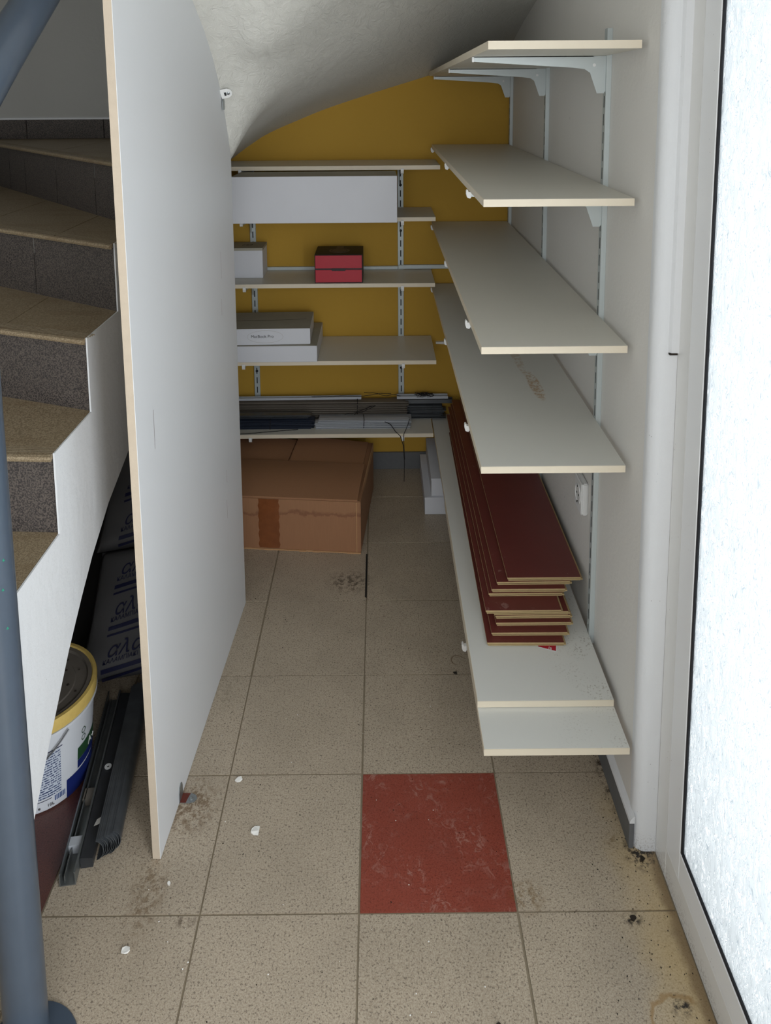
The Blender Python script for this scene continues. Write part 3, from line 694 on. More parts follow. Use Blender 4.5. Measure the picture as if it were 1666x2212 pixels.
# ------------------------------------------------------------------ wall socket, cable ducts
so = thing('wall_socket', (XW, .607, .545), 'white surface-mounted power socket on the right wall behind the planks', 'socket')
obj('housing', MB().bevbox(.6045, XW, .575, .648, .547, .640, .003, 2), 'whitepl', so)
cp_ = obj('cover_plate', MB().bevbox(.6005, .6045, .577, .646, .549, .638, .0015), 'whitepl', so)
ring = MB()
for rr_, x in ((.0275, .6005), (.0275, .5985), (.024, .5985), (.022, .6000), (.003, .6002)):
    for j in range(28): a = 2*math.pi*j/28; ring.v.append(Vector((x, .6115+rr_*math.cos(a), .5935+rr_*math.sin(a))))
for i in range(4):
    for j in range(28): ring.f.append((i*28+j, i*28+(j+1) % 28, (i+1)*28+(j+1) % 28, (i+1)*28+j))
ring.smooth = True; obj('outlet_well', ring, 'whitepl', cp_)
hl = MB()
for q in (-.0095, .0095): hl.lathe([(.0, 0), (.0024, 0), (.0024, .001), (0, .001)], 0, 0, 10)
hl = MB().box(.5995, .6004, .600, .6045, .591, .596).box(.5995, .6004, .6185, .623, .591, .596).box(.5975, .6004, .610, .613, .568, .573).box(.5975, .6004, .610, .613, .614, .619)
obj('contact', hl, 'slot', cp_)['kind'] = 'stuff'
d1 = obj('cable_duct', MB().bevbox(-.62, .1335, YB-.018, YB-.0022, .9285, .943, .0015), 'steel'); tag(d1, 'thin white cable duct along the yellow wall behind the red box', 'cable duct', 'cable ducts on the yellow wall')
d1b = obj('cable_duct', MB().bevbox(.1345, .45, YB-.020, YB-.0022, .930, .948, .0015), 'steel'); tag(d1b, 'right-hand wider length of cable duct behind the long shelves', 'cable duct', 'cable ducts on the yellow wall')
d2 = obj('cable_duct', MB().prism([(.30, .590), (.30, .598), (.43, .600), (.43, .584)], 1, YB-.020, YB-.0022), 'whitepl'); tag(d2, 'short white duct end on the yellow wall beside the fourth short shelf', 'cable duct', 'cable ducts on the yellow wall')

# ------------------------------------------------------------------ boxes on the short shelves
bx = thing('storage_box', (-.19, 1.70, 1.204), 'large long white cardboard box overhanging the second short shelf', 'box')
obj('carton', MB().bevbox(-.512, .122, 1.520, 1.848, 1.2035, 1.362, .002), 'cardboxwhite', bx)
obj('front_face', MB().bevbox(-.5115, .1225, 1.5185, 1.5205, 1.2032, 1.3835, .001), 'cardboxwhite', bx)
obj('lid_flap', MB().add([(-.511, 1.521, 1.3835), (.122, 1.521, 1.3835), (.119, 1.64, 1.3895), (-.49, 1.64, 1.3895), (-.511, 1.521, 1.3815), (.122, 1.521, 1.3815), (.119, 1.64, 1.3875), (-.49, 1.64, 1.3875)], [(0, 1, 2, 3), (7, 6, 5, 4), (0, 4, 5, 1), (1, 5, 6, 2), (2, 6, 7, 3), (3, 7, 4, 0)]), 'cardgrey', bx)
bx = thing('gift_box', (-.52, 1.83, .929), 'small square white box partly hidden by the panel, with dark lettering on its lid', 'box')
ax = -.436
obj('carton', MB().bevbox(-.60, ax, 1.766, 1.895, .9285, 1.050, .0012), 'cardboxwhite', bx)
gl_ = obj('lid', MB().bevbox(-.6015, ax+.0015, 1.7645, 1.8965, 1.046, 1.057, .0012), 'cardgrey', bx)
text('lettering', 'peo', .030, 'ink', gl_, frame((-.486, 1.838, 1.0571), (-1, 0, 0), (0, -1, 0)), .0002)
bx = thing('red_box', (-.112, 1.765, .929), 'small cube box with two crimson drawers and a black top', 'box')
x0, x1, y0, y1, z0, z1 = -.211, -.0155, 1.672, 1.845, .9285, 1.046
rc_ = obj('carcass', MB().bevbox(x0, x1, y0, y1, z0, z1, .0012), 'black', bx)
obj('drawer_front', MB().bevbox(x0+.003, x1-.003, y0-.002, y0, z0+.003, z0+.055, .001), 'redcard', bx)
obj('drawer_front', MB().bevbox(x0+.003, x1-.003, y0-.002, y0, z0+.061, z1-.003, .001), 'redcard', bx)
obj('pull_tab', MB().bevbox(x0+.07, x1-.07, y0-.003, y0, z0+.0505, z0+.062, .0008), 'black', bx)
rg = MB(); rg.lathe([(.034, z1+.0001), (.034, z1+.0006), (.043, z1+.0006), (.043, z1+.0001)], (x0+x1)/2, 1.752, 30); rg.lathe([(.0, z1+.0001), (.0, z1+.0006), (.030, z1+.0006), (.030, z1+.0001)], (x0+x1)/2, 1.752, 30); rg.box((x0+x1)/2-.015, (x0+x1)/2+.015, 1.78, y1-.001, z1+.0001, z1+.0006)
obj('lid_emblem', rg, 'ringbrown', rc_)
bx = thing('laptop_box', (-.37, 1.75, .628), 'plain flat white box lying on the fourth short shelf, below the printed one', 'box', 'stacked laptop boxes')
obj('carton', MB().bevbox(-.56, -.200, 1.582, 1.895, .6275, .694, .0015), 'cardboxwhite', bx)
obj('lid', MB().box(-.5595, -.2005, 1.5825, 1.8945, .694, .6946), 'cardgrey', bx)
bx = thing('laptop_box', (-.39, 1.72, .695), 'flat white laptop box with black lettering, on top of a plain box', 'box', 'stacked laptop boxes')
bm_ = Matrix.Translation((-.228, 1.600, .6949)) @ Matrix.Rotation(math.radians(1.2), 4, 'Z')
lc_ = obj('carton', MB().bevbox(-.335, 0, 0, .235, .0003, .066, .002, 2).xf(bm_), 'cardboxwhite', bx)
ll_ = obj('lid', MB().box(-.334, -.001, .001, .234, .066, .0666).xf(bm_), 'cardgrey', bx)
crack = MB()
for xa, xb, ya, yb2, w in ((-.33, -.15, .112, .114, .003), (-.15, -.05, .1155, .124, .003), (-.05, -.025, .124, .13, .0012)):
    crack.add([(xa, ya, .0668), (xb, yb2, .0668), (xb, yb2+w, .0668), (xa, ya+w, .0668), (xa, ya, .0662), (xb, yb2, .0662), (xb, yb2+w, .0662), (xa, ya+w, .0662)], [(0, 1, 2, 3), (0, 4, 5, 1), (3, 2, 6, 7)])
obj('laptop_print', crack.xf(bm_), 'ink', ll_)
text('lettering', 'MacBook Pro', .0165, 'ink', lc_, bm_ @ frame((-.2375, -.0006, .030), (1, 0, 0), (0, 0, 1)), .0002)
st = MB()
for k_ in range(40):
    a0, a1 = 2*math.pi*k_/40, 2*math.pi*(k_+1)/40
    for aa in (0,):
        p0_ = (-.180+.072*math.cos(a0), -.0005, .034+.026*math.sin(a0)); p1_ = (-.180+.072*math.cos(a1), -.0005, .034+.026*math.sin(a1)); q0 = (-.180+.0713*math.cos(a0), -.0005, .034+.0253*math.sin(a0)); q1 = (-.180+.0713*math.cos(a1), -.0005, .034+.0253*math.sin(a1))
        st.add([p0_, p1_, q1, q0], [(0, 1, 2, 3)])
obj('ring_mark', st.xf(bm_), 'cardgrey', lc_)

# ------------------------------------------------------------------ old blinds and trims on the lowest short shelf
ZS = .270
def slats(mb, x0, x1, yc, z0, n_, w, th=.0016, pitch=.004, curve=.003, jit=.004):
    for k_ in range(n_):
        j0, j1 = random.uniform(-jit, jit), random.uniform(-jit, jit); z = z0+k_*pitch
        pr = [(yc-w/2+j0*.3, z), (yc, z+curve), (yc+w/2+j0*.3, z), (yc+w/2, z+th), (yc, z+curve+th), (yc-w/2, z+th)]
        mb.prism(pr, 0, x0+j0, x1+j1)
    return mb
def blind(label, x0, x1, yc, z0, n_, w, mat, pitch=.004, cat='blind', ties=(), group='old blinds on the lowest short shelf', rot=0.0):
    t = thing('rolled_blind', ((x0+x1)/2, yc, z0), label, cat, group)
    mm = Matrix.Translation((0, 0, 0))
    if rot: c_ = Vector((x1, yc, 0)); mm = Matrix.Translation(c_) @ Matrix.Rotation(rot, 4, 'Z') @ Matrix.Translation(-c_)
    for k_ in range(n_):
        z = z0+.0006+k_*pitch; m_ = MB(); j0, j1 = random.uniform(-.010, .010), random.uniform(-.012, .010); th = .0016; cv = .002; q = yc+random.uniform(-.005, .005)
        m_.prism([(q-w/2, z), (q, z+cv), (q+w/2, z), (q+w/2, z+th), (q, z+cv+th), (q-w/2, z+th)], 0, x0+j0, x1+j1 if x1 < .3 else x1-abs(j1)*3); obj('slat', m_.xf(mm), mat, t)
    for x in ties:
        zt = z0+n_*pitch+.004; loop = [(x, yc-w/2-.003, z0+.002), (x+.002, yc-w/2-.003, zt), (x, yc, zt+.004), (x-.002, yc+w/2, zt)]
        obj('tie_cord', MB().tube(loop, .0016, 6).xf(mm), 'cord', t)
    return t
blind('bundle of pale white blind slats at the front of the lowest short shelf', -.222, .182, 1.768, ZS+.0005, 9, .045, 'whiteblind', .0042, ties=(-.02,))
obj_h = thing('head_rail', (-.03, 1.80, ZS), 'white boxed blind head rail lying behind the pale slats', 'blind', 'old blinds on the lowest short shelf')
obj('channel', MB().bevbox(-.215, .186, 1.797, 1.832, ZS+.0005, ZS+.026, .001), 'whiteblind', obj_h)
obj('end_cap', MB().bevbox(-.218, -.2145, 1.7975, 1.8325, ZS+.0015, ZS+.025, .001), 'darkblind', obj_h)
blind('blue-black bundle of blind slats at the front left of the lowest short shelf', -.60, -.235, 1.765, ZS+.0005, 9, .05, 'darkblind', .0045, ties=(-.42,))
blind('grey-brown bundle of blind slats lying behind the blue-black one', -.60, .168, 1.862, ZS+.0005, 17, .048, 'brownblind', .0048, ties=(-.05,))
blind('thin dark slat bundle resting on the blue-black bundle', -.60, -.25, 1.765, ZS+.047, 4, .036, 'blackmetal', .0045)
def trimbar(label, x0, x1, yc, z0, w, h, mat, rot=0):
    m_ = MB().prism([(yc-w/2, z0), (yc+w/2, z0), (yc+w/2, z0+h), (yc+w/2-.002, z0+h), (yc+w/2-.002, z0+.002), (yc-w/2+.002, z0+.002), (yc-w/2+.002, z0+h), (yc-w/2, z0+h)], 0, x0, x1)
    if rot: c_ = Vector((x1, yc, z0)); m_.xf(Matrix.Translation(c_) @ Matrix.Rotation(rot, 4, 'Y') @ Matrix.Translation(-c_))
    o = obj('trim_bar', m_, mat); return tag(o, label, 'trim bar', 'loose trim bars on the lowest short shelf')
trimbar('long white channel lying on top of the grey-brown blind bundle', -.60, -.032, 1.862, ZS+.087, .022, .011, 'whiteblind', -.005)
trimbar('white channel sticking out to the right above the plank shelf', .125, .350, 1.862, ZS+.088, .03, .012, 'whiteblind')
trimbar('dark channel lying at the back under the white one, reaching over the plank shelf', .10, .372, 1.872, ZS+.062, .026, .018, 'blackmetal')
blind('dark grey slat bundle at the right end behind the white slats', .172, .345, 1.866, ZS+.0005, 12, .045, 'blackmetal', .0048)
for q_, (xa, ya, xb, yb_, zq) in enumerate(((-.06, 1.742, .03, 1.83, .333), (.02, 1.835, -.10, 1.74, .331), (-.25, 1.84, .10, 1.87, .372), (-.02, 1.885, .14, 1.84, .374))):
    pts_ = [(xa+(xb-xa)*t_/8, ya+(yb_-ya)*t_/8+.006*math.sin(t_*1.7+q_), zq+(.0 if q_ < 2 else 0)+.003*math.sin(t_*1.1)) for t_ in range(9)]
    tag(obj('tie_string', MB().tube(pts_, .0013, 5), 'cord'), ('thin black string over the pale slats, running to the back right', 'thin black string over the pale slats, crossing the first one', 'black string along the top of the grey-brown bundle', 'short black string near the right end of the grey-brown bundle')[q_], 'string', 'strings on the old blinds')
crd = obj('hanging_cord', MB().tube([(.07, 1.745, .300), (.095, 1.735, .292), (.115, 1.70, .276), (.135, 1.686, .262), (.148, 1.684, .22), (.152, 1.684, .14), (.150, 1.684, .06)], .0016, 6), 'cord'); tag(crd, 'black cord dangling over the front of the lowest short shelf', 'cord')
crd2 = obj('hanging_cord', MB().tube([(.176, 1.735, .315), (.168, 1.722, .295), (.155, 1.70, .275), (.150, 1.688, .270), (.149, 1.6835, .25), (.153, 1.682, .16)], .0014, 6), 'cord'); tag(crd2, 'thinner black cord falling from the white slat bundle', 'cord')
crd3 = obj('loose_cord', MB().tube([(-.30, 1.735, .2725), (-.38, 1.722, .2725), (-.45, 1.71, .2725), (-.50, 1.70, .2725), (-.55, 1.695, .2725)], .0014, 6), 'cord'); tag(crd3, 'black cord trailing along the shelf front towards the white panel', 'cord')
tg = MB(); pts = []
for k_ in range(60):
    a = k_*.55; pts.append((.235+.035*math.cos(a*1.3)+.0004*k_, 1.862+.016*math.sin(a), ZS+.102+.006*math.sin(a*2.1)))
tgo = obj('cord_tangle', tg.tube(pts, .0012, 5), 'cord'); tag(tgo, 'tangle of thin black cord on the white channel', 'cord')

# ------------------------------------------------------------------ cardboard box and white boxes on the floor
cb = thing('cardboard_box', (-.32, 1.50, 0), 'big brown cardboard box with a water stain, taped, on the floor under the shelves', 'box')
cm = Matrix.Translation((-.0235, 1.266, 0)) @ Matrix.Rotation(math.radians(-5.2), 4, 'Z')
L_, D_, HB = .62, .48, .206
obj('carton', MB().bevbox(-L_, 0, 0, D_, .001, HB, .003, 2).xf(cm), 'card', cb)
def flap(pts, th=.004): 
    m_ = MB(); nq = len(pts); m_.add(list(pts)+[(a, b, c-th) for a, b, c in pts], [tuple(range(nq)), tuple(range(2*nq-1, nq-1, -1))]+[(i, i+nq, (i+1) % nq+nq, (i+1) % nq) for i in range(nq)]); return m_
def grid_flap(x0, x1, y0, y1, zf, nx=10, ny=5, th=.004):
    m_ = MB()
    for j in range(ny+1):
        for i in range(nx+1):
            x = x0+(x1-x0)*i/nx; y = y0+(y1-y0)*j/ny; m_.v.append(Vector((x, y, zf(i/nx, j/ny))))
    for j in range(ny):
        for i in range(nx): a = j*(nx+1)+i; m_.f.append((a, a+1, a+nx+2, a+nx+1))
    n0 = len(m_.v); m_.v += [v-Vector((0, 0, th)) for v in m_.v]; m_.f += [tuple(q+n0 for q in f_[::-1]) for f_ in list(m_.f)]
    per = [j for j in range(nx+1)]+[j*(nx+1)+nx for j in range(1, ny+1)]+[ny*(nx+1)+i for i in range(nx-1, -1, -1)]+[j*(nx+1) for j in range(ny-1, 0, -1)]
    for a, b in zip(per, per[1:]+per[:1]): m_.f.append((a, a+n0, b+n0, b))
    m_.smooth = True; return m_
obj('front_flap', grid_flap(-L_, -.012, .001, .262, lambda u, v: HB+.005+.018*math.sin(math.pi*v*.9)*(.6+.4*math.sin(3.1*u+.3))+.006*v).xf(cm), 'card', cb)
obj('back_flap', grid_flap(-L_, -.33, .262, D_-.01, lambda u, v: HB+.006+.006*math.sin(3*u)*v, 6, 4).xf(cm), 'card', cb)
obj('back_flap', grid_flap(-.322, -.02, .268, D_-.01, lambda u, v: HB+.010+.009*math.sin(2.6*u+1)*v, 6, 4).xf(cm), 'card', cb)
obj('side_flap', flap([(-.006, .01, HB+.001), (-.001, .01, HB-.01), (.004, D_-.03, HB-.02), (.002, D_-.02, HB+.016)]).xf(cm), 'cardedge', cb)
bt_ = MB()
for k_ in range(24):
    xa, xb = -L_+L_*k_/24, -L_+L_*(k_+1)/24; bt_.box(xa, xb, -.004-random.random()*.003, 0, .001, .005+random.random()*.002)
obj('ragged_base_edge', bt_.xf(cm), 'cardedge', cb)
obj('corner_edge', MB().bevbox(-.017, -.014, -.0012, 0, .004, HB-.004, .0004).xf(cm), 'cardedge', cb)
tp = MB(); W0, W1 = -.384, -.306; nt = 14
for i in range(nt+1):
    z = HB-.003-(HB-.012)*i/nt; wob = .0012*math.sin(i*2.3)
    tp.v += [Vector((W0+wob*2, -.0012-abs(wob)*.5, z)), Vector(((W0+W1)/2, -.002-wob*.6-.0008, z)), Vector((W1-wob*2, -.0012, z))]
for i in range(nt): a = i*3; tp.f += [(a, a+1, a+4, a+3), (a+1, a+2, a+5, a+4)]
tp.smooth = True; obj('packing_tape', tp.xf(cm), 'tape', cb, label='glossy brown packing tape down the front')
wb = thing('white_box', (.40, 1.72, 0), 'lower of the two white boxes on the floor under the plank shelf', 'box', 'white boxes on the floor')
obj('carton', MB().bevbox(.229, .50, 1.527, 1.90, .001, .074, .0012), 'cardboxwhite', wb); obj('lid_edge', MB().box(.2282, .5005, 1.5262, 1.9005, .066, .0745), 'cardboxwhite', wb)
wb = thing('white_box', (.42, 1.72, .0745), 'upper white box of the floor pair, set further right', 'box', 'white boxes on the floor')
obj('carton', MB().bevbox(.256, .50, 1.537, 1.90, .0748, .150, .0012), 'cardboxwhite', wb); obj('lid_edge', MB().box(.2552, .5005, 1.5362, 1.9005, .142, .1505), 'cardboxwhite', wb)

# ------------------------------------------------------------------ maroon planks
PW, PL, PT = .207, 1.25, .0118
def plank_mesh(flip=False):
    # local: x 0..PW, y 0..PL, z 0..PT ; groove on the left and front, tongue right
    b = MB(); t_ = PT
    b.box(.003, PW-.006, .003, PL, 0, t_*.28); b.box(.008, PW-.006, .008, PL, t_*.28, t_*.55); b.box(0, PW-.006, 0, PL, t_*.55, t_-.0006)
    b.box(PW-.006, PW, .002, PL, t_*.2, t_*.5)
    l = MB().box(0, PW-.006, 0, PL, t_-.0006, t_)
    return b, l
bmesh_, lmesh_ = plank_mesh()
pk = None
PLK = [(.398, .553, 0, .01, 'topmost'), (.369, .553, .006, .012, 'second from the top'), (.353, .540, -.002, .008, 'third from the top'), (.345, .540, .000, .010, 'fourth from the top'), (.330, .487, -.003, .000, 'fifth from the top, set forward'),
       (.352, .497, .004, .010, 'sixth from the top'), (.358, .499, .006, .008, 'seventh from the top'), (.358, .488, .002, .006, 'eighth from the top'), (.343, .466, -.004, .012, 'second from the bottom, set forward'), (.3285, .445, -.010, .000, 'bottom one')]
names = []
for q, (x, y, yaw, _, nm) in enumerate(PLK):
    z = .2608+(len(PLK)-1-q)*.0122
    if pk is None:
        pk = thing('laminate_plank', (0, 0, 0), 'x', 'plank'); b_ = obj('fibre_core', bmesh_, 'mdf', pk, origin=(0, 0, 0)); l_ = obj('laminate_top', lmesh_, 'laminate', pk, origin=(0, 0, 0)); cur_ = pk
    else:
        cur_ = pk.copy(); COL.objects.link(cur_)
        for ch in (b_, l_): c_ = ch.copy(); COL.objects.link(c_); c_.parent = cur_
    cur_.location = (x, y, z); cur_.rotation_euler = (0, 0, yaw)
    tag(cur_, 'maroon laminate floor plank with tan edge, %s in the stack' % nm, 'plank', 'maroon planks stacked on the low shelf')
# dark planks fanned out at the far left of the pile
for (x, y, yaw, z, nm) in ((.366, .62, .030, .2608+10*.0122, ''),):
    pass
le = thing('card_leaflet', (.49, .43, .2605), 'small red and white card peeking out from under the bottom plank', 'card')
obj('card', MB().add([(.462, .4405, .2605), (.505, .4205, .2605), (.522, .50, .2605), (.470, .50, .2605), (.462, .4405, .2606), (.505, .4205, .2606), (.522, .50, .2606), (.470, .50, .2606)], [(0, 3, 2, 1), (4, 5, 6, 7), (0, 1, 5, 4), (1, 2, 6, 5), (2, 3, 7, 6), (3, 0, 4, 7)]), 'whitepl', le)
obj('red_print', MB().add([(.462, .4435, .26065), (.505, .4265, .26065), (.522, .50, .26065), (.470, .50, .26065)], [(0, 1, 2, 3)]), 'redcard', le)
text('lettering', 'is', .016, 'whitepl', le, frame((.486, .4345, .2607), (.93, -.36, 0), (.36, .93, 0)), .0001)

# ------------------------------------------------------------------ bucket, sacks, metal profiles
bk = thing('paint_bucket', (-.822, .345, 0), 'white plastic bucket with yellow-taped rim and blue printed label under the stairs', 'bucket')
cx, cy = -.822, .345; R0, R1, HB2 = .127, .148, .238
def rz(z): return R0+(R1-R0)*z/HB2
tub = obj('tub', MB().lathe([(0, .001), (R0-.004, .001), (R0, .005), (R1, HB2), (R1-.003, HB2), (R0-.003, .008), (0, .008)], cx, cy, 56), 'bucket', bk)
obj('rim_tape', MB().lathe([(R1+.001, HB2-.024), (R1+.004, HB2-.022), (R1+.0062, HB2+.002), (R1+.004, HB2+.009), (R1-.004, HB2+.0095), (R1-.008, HB2+.004)], cx, cy, 56), 'rimtape', bk, label='yellow masking tape around the rim')
obj('lid', MB().lathe([(R1-.001, HB2+.006), (R1-.016, HB2+.006), (R1-.018, HB2-.001), (R1-.045, HB2-.001), (R1-.047, HB2+.002), (0.0001, HB2+.002)], cx, cy, 56), 'lid', bk)
obj('collar', MB().lathe([(rz(HB2-.03)+.001, HB2-.032), (R1+.005, HB2-.03), (R1+.005, HB2-.024), (rz(HB2-.02), HB2-.024)], cx, cy, 56), 'bucket', bk)
def wrap(z0, z1, a0, a1, mat, name, off=.0006, lab=None):
    m_ = MB().lathe([(rz(z0)+off, z0), (rz(z1)+off, z1)], cx, cy, 14, math.radians(a0), math.radians(a1)); return obj(name, m_, mat, tub, label=lab)
wrap(.040, .160, -92, -42, 'print', 'print_label', lab='column of small blue print')
wrap(.004, .055, -36, 60, 'blueband', 'blue_band')
wrap(.060, .082, -22, 40, 'blueband', 'blue_band')
wrap(.083, .116, -22, 24, 'greenlab', 'green_picture')
wrap(.163, .1655, -92, -40, 'navyink', 'print_line'); wrap(.033, .0345, -80, -52, 'navyink', 'print_line')
for k_ in range(7): wrap(.021, .036, -49+k_*1.7, -48+k_*1.7, 'blueink', 'barcode_bar')
def onb(z, ang): a = math.radians(ang); R_ = rz(z)+.0012; o_ = (cx+R_*math.cos(a), cy+R_*math.sin(a), z); return frame(o_, (-math.sin(a), math.cos(a), 0), (math.cos(a)*.08, math.sin(a)*.08, 1))
text('volume_mark', '10L', .011, 'ink', tub, onb(.014, -57), .0002); text('volume_mark', 'e', .012, 'ink', tub, onb(.014, -66), .0002)
text('letter_mark', 'A+', .026, 'whitepl', tub, onb(.088, -4), .0004)
for z, a in ((.152, -14), (.133, -14)):
    cc_ = onb(z, a); rgm = MB()
    for rr_ in (.0075, .0058):
        for j in range(16): q_ = 2*math.pi*j/16; rgm.v.append(cc_ @ Vector((rr_*math.cos(q_), rr_*math.sin(q_), .0004)))
    for j in range(16): rgm.f.append((j, (j+1) % 16, (j+1) % 16+16, j+16))
    obj('round_symbol', rgm, 'greenlab', tub)
hp = []
for k_ in range(17):
    u = k_/16; a = math.radians(-35-60*u*1.9); z = HB2-.036-.085*math.sin(math.pi*u)
    hp.append((cx+(rz(z)+.008)*math.cos(a), cy+(rz(z)+.008)*math.sin(a), z))
obj('wire_handle', MB().tube(hp, .0018, 8), 'wire', bk)
dr_ = MB()
for k_ in range(26):
    a = random.uniform(-1.6, 1.6); q_ = random.uniform(.02, .12); s__ = random.uniform(.0015, .004); dr_.lathe([(0, HB2+.0045), (s__, HB2+.003), (s__*1.1, HB2+.0022)], cx+q_*math.cos(a), cy+q_*math.sin(a), 5)
o = obj('grime', dr_, 'dirt', bk); o['kind'] = 'stuff'

def sack(name_label, o_, ex_, ey_, w, h, thk, group, rows):
    ex_ = Vector(ex_).normalized(); ey_ = Vector(ey_).normalized(); ez_ = ex_.cross(ey_)
    if ez_.y > 0: ez_ = -ez_
    t = thing('printed_sack', o_, name_label, 'sack', group)
    N1, N2 = 26, 26; rnd = random.Random(int(h*1000)+len(name_label))
    ph = [rnd.uniform(0, 6) for _ in range(4)]
    def P(u, v, side):
        q = max(0, (1-abs(2*u-1)**4))*max(0, (1-abs(2*v-1)**6)); q = q**.5
        w_ = .006*math.sin(9*u+ph[0]+4*v)+.005*math.sin(13*v+ph[1]+3*u)
        return Vector(o_)+ex_*(w*(u-.5)*(1-.03*math.sin(3*v+ph[2])))+ey_*h*v+ez_*((thk*q+w_*q) if side else -thk*.8*q)
    m_ = MB()
    for side in (1, 0):
        b0 = len(m_.v)
        for j in range(N2+1):
            for i in range(N1+1): m_.v.append(P(i/N1, j/N2, side))
        for j in range(N2):
            for i in range(N1): a = b0+j*(N1+1)+i; m_.f.append((a, a+1, a+N1+2, a+N1+1))
    bm = bmesh.new(); mb2 = bpy.data.meshes.new('t'); mb2.from_pydata(m_.v, [], m_.f); bm.from_mesh(mb2); bmesh.ops.remove_doubles(bm, verts=bm.verts[:], dist=.0004); m2 = MB(); m2.frombm(bm); m2.smooth = True
    wb_ = obj('woven_bag', m2, 'sack', t, autosmooth=80)
    def at(u, v): return P(u, v, 1)+ez_*.0025
    for v in rows:
        u0 = .235
        a = at(u0, v); b = at(u0+.3, v+.035); c_ = at(u0, v+.1)
        text('lettering', 'αλάτι', .052, 'navyink', wb_, frame(a+ez_*.005, b-a, c_-a), .0002, .25)
        text('lettering', 'ΚΑΛΑΜΠΙΑΚΙ', .016, 'navyink', wb_, frame(at(u0-.02, v-.045)+ez_*.004, b-a, c_-a), .0002)
        for dv_, hh in ((.105, .030), (.150, .016)):
            st_ = MB(); n4 = 12
            for i in range(n4+1):
                u = u0-.03+.72*i/n4; vv = v-dv_+.075*i/n4; st_.v += [at(u, vv), at(u, vv+hh)]
            for i in range(n4): st_.f.append((2*i, 2*i+2, 2*i+3, 2*i+1))
            obj('print_stripe', st_, 'navyink', wb_)
    return t
sack('grey printed sack leaning at the back under the stairs, lower one', (-.645, .600, .062), (1, .12, .10), (0, .68, .74), .33, .345, .05, 'printed sacks under the stairs', (.14, .45, .76))
sack('grey printed sack lying above and behind the other one', (-.66, .835, .315), (1, .12, .10), (0, .68, .74), .33, .36, .05, 'printed sacks under the stairs', (.16, .5))
bp = thing('dark_filler', (-.62, .9, 0), 'added dark block under the printed sacks, blackening the void', 'filler')  # added block: props the sacks and blackens the void beside them
obj('filler_body', MB().prism([(.70, .001), (1.25, .001), (1.25, .50), (.74, .04)], 0, -1.35, -.50), 'cord', bp)

# metal profiles on the floor, pointing at the camera
AX = Vector((-.040, .290, 0)).normalized(); SD = Vector((AX.y, -AX.x, 0))
ch = thing('metal_channel', (-.63, .07, 0), 'long dull aluminium channel lying open side up beside the bucket', 'metal profile')
sec = [(-.017, 0), (.017, 0), (.017, .03), (.0135, .032), (.0135, .029), (.015, .028), (.015, .002), (-.015, .002), (-.015, .028), (-.0135, .029), (-.0135, .032), (-.017, .03)]
def sweep(o_, ax, sd, sec, L, mat, name, parent, lift=0.001, label=None):
    m_ = MB(); nq = len(sec)
    m_.add([Vector(o_)+sd*a+Zv*(b+lift) for a, b in sec]+[Vector(o_)+ax*L+sd*a+Zv*(b+lift) for a, b in sec], [tuple(range(nq)), tuple(range(2*nq-1, nq-1, -1))]+[(i, i+nq, (i+1) % nq+nq, (i+1) % nq) for i in range(nq)])
    return obj(name, m_, mat, parent, label=label)
cho = Vector((-.634, .062, 0))
sweep(cho, AX, SD, sec, .52, 'alu', 'channel', ch)
sweep(cho+AX*.005, AX, SD, [(-.008, .002), (-.006, .002), (-.006, .02), (-.008, .02)], .50, 'alu', 'inner_rib', ch)
sweep(cho+AX*.07, AX, SD, [(-.0145, .0025), (.0145, .0025), (.0145, .024), (-.0145, .024)], .022, 'whiteblind', 'end_block', ch)
sweep(cho+AX*.19, AX, SD, [(-.012, .0025), (.012, .0025), (.012, .020), (-.012, .020)], .03, 'lid', 'clip', ch)
fb = thing('flat_profile', (-.60, .10, 0), 'flat dark grey metal bar between the channel and the slats', 'metal profile')
fo = cho+SD*.032+AX*.035
sweep(fo, AX, SD, [(-.0135, .0), (.0135, .0), (.0135, .022), (-.0135, .026)], .48, 'darkmetal', 'bar', fb)
cw_ = MB(); cpos = fo+AX*.235+Zv*.0262
cw_.lathe([(.003, cpos.z), (.003, cpos.z+.002), (.0085, cpos.z+.002), (.0085, cpos.z)], cpos.x, cpos.y, 20)
ws = obj('washer', cw_, 'whitepl'); tag(ws, 'small white washer lying on the flat dark bar', 'washer')
# curved slats standing on edge, nested
arc = [(.020*math.cos(a)-.004, .026+.024*math.sin(a)) for a in [math.radians(q) for q in range(-78, 79, 13)]]
arc_o = [(p[0]+.0011, p[1]) for p in arc]
secS = arc+arc_o[::-1]
SLB = cho+SD*.050+AX*.050
s0 = None
for k_ in range(9):
    if s0 is None:
        m_ = MB(); nq = len(secS); Ls = .46
        m_.add([Vector((0, 0, 0))+SD*a+Zv*b for a, b in secS]+[AX*Ls+SD*a+Zv*b for a, b in secS], [tuple(range(nq)), tuple(range(2*nq-1, nq-1, -1))]+[(i, i+nq, (i+1) % nq+nq, (i+1) % nq) for i in range(nq)])
        m_.smooth = True; s0 = obj('shutter_slat', m_, 'blackmetal', origin=(0, 0, 0)); cur_ = s0
    else: cur_ = s0.copy(); COL.objects.link(cur_)
    cur_.location = SLB+SD*.0042*k_+AX*(.0016*k_+random.uniform(-.004, .004))+Zv*random.uniform(0, .002)+Zv*.001
    lab_ = 'curved dark metal slat on the floor, %s in the bundle counting from the flat bar' % ('first', 'second', 'third', 'fourth', 'fifth', 'sixth', 'seventh', 'eighth', 'ninth')[k_]
    tag(cur_, lab_, 'metal slat', 'nested slats on the floor')
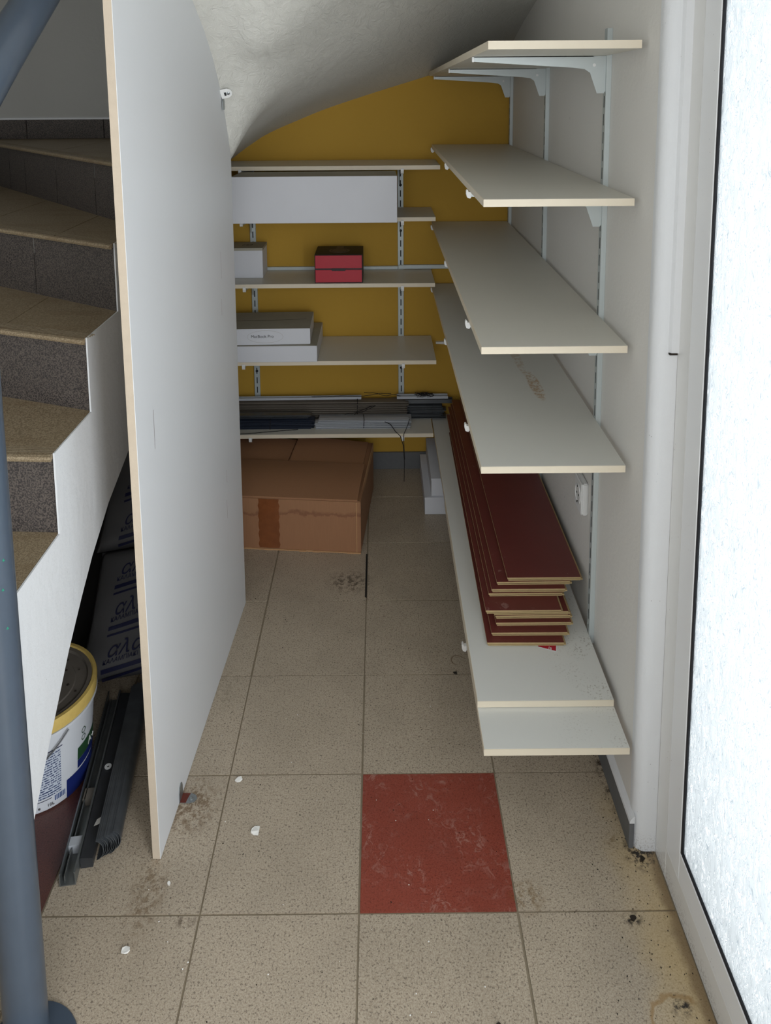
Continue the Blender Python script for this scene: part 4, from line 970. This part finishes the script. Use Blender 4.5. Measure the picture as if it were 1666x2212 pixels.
for i, (a, b) in enumerate(((fo+AX*.075+Zv*.026, .012),)):
    fk = obj('paper_scrap', MB().add([a, a+SD*.016+AX*.006, a+SD*.02+AX*.024, a+SD*.004+AX*.016, a+Zv*.001, a+SD*.016+AX*.006+Zv*.002, a+SD*.02+AX*.024+Zv*.003, a+SD*.004+AX*.016+Zv*.001], [(0, 3, 2, 1), (4, 5, 6, 7), (0, 1, 5, 4), (1, 2, 6, 5), (2, 3, 7, 6), (3, 0, 4, 7)]), 'white_chip'); tag(fk, 'torn white paper scrap on the flat dark bar', 'paper scrap')

# ------------------------------------------------------------------ litter on the floor
def chip(x, y, sz, mat, label, name='paint_chip', seed=0, cat='paint chip'):
    rn = random.Random(seed); n5 = 7; top_ = []
    for j in range(n5):
        a = 2*math.pi*j/n5; q_ = sz*rn.uniform(.5, 1.0); top_.append((x+q_*math.cos(a), y+q_*math.sin(a)*.9))
    m_ = MB(); m_.v = [Vector((a, b, .0009+rn.uniform(0, sz*.12))) for a, b in top_]+[Vector((a, b, .0032+rn.uniform(0, sz*.25))) for a, b in top_]
    m_.f = [tuple(range(n5)), tuple(range(2*n5-1, n5-1, -1))]+[(j, j+n5, (j+1) % n5+n5, (j+1) % n5) for j in range(n5)]
    return tag(obj(name, m_, mat), label, cat, 'paint chips on the floor' if cat == 'paint chip' else None)
chip(-.245, .181, .015, 'white_chip', 'white paint chip on the beige tile left of the red tile', seed=1)
chip(-.309, .318, .010, 'white_chip', 'narrow white paint chip near the joint left of the red tile', seed=2)
chip(-.465, -.069, .012, 'white_chip', 'grey-white paint chip on the tile in front of the white panel', seed=3)
chip(-.415, .064, .006, 'white_chip', 'tiny cream chip just right of the panel foot', seed=4)
chip(.571, -.017, .0075, 'dirt', 'dark clump of dirt near the door threshold', 'dirt_clump', 5, 'dirt')
chip(.262, -.20, .006, 'dirt', 'small dark crumb on the tile in front of the red tile', 'dirt_clump', 6, 'dirt')
chip(.632, .108, .009, 'dirt', 'black crumbly dirt in the corner at the end of the skirting', 'dirt_clump', 7, 'dirt')
chip(.268, .667, .008, 'dirt', 'dark clump on the floor joint beside the low shelf', 'dirt_clump', 8, 'dirt')
db = MB(); rn = random.Random(3)
for k_ in range(420):
    q = rn.random()
    if q < .45: x, y = .66-abs(rn.gauss(0, .10)), rn.uniform(-.45, .16)
    elif q < .6: x, y = .604-abs(rn.gauss(0, .02)), rn.uniform(.13, .55)
    else: x, y = rn.uniform(-.5, .6), rn.uniform(-.45, 1.2)
    if x > .655 : continue
    if -.47 < x < -.40 and y > .1: continue
    s5 = rn.uniform(.0007, .0026); a = rn.uniform(0, 3); ca, sa = math.cos(a)*s5, math.sin(a)*s5
    db.add([(x-ca, y-sa, .0007), (x+sa*.5, y-ca*.5, .0007), (x+ca, y+sa, .0007), (x-sa*.5, y+ca*.5, .0007), (x, y, .0007+s5*.7)], [(0, 1, 4), (1, 2, 4), (2, 3, 4), (3, 0, 4), (3, 2, 1, 0)])
tag(obj('floor_dirt', db, 'dirt'), 'scattered dark crumbs of dirt on the beige tiles', 'dirt', kind='stuff')
db = MB()
for k_ in range(60):
    x, y = rn.uniform(-.5, .55), rn.uniform(-.45, .6); s5 = rn.uniform(.0007, .002)
    if -.47 < x < -.40 and y > .1: continue
    db.add([(x-s5, y, .0007), (x, y-s5, .0007), (x+s5, y, .0007), (x, y+s5, .0007), (x, y, .0007+s5)], [(0, 1, 4), (1, 2, 4), (2, 3, 4), (3, 0, 4), (3, 2, 1, 0)])
tag(obj('plaster_crumbs', db, 'white_chip'), 'scattered white plaster crumbs on the floor tiles', 'plaster crumbs', kind='stuff')
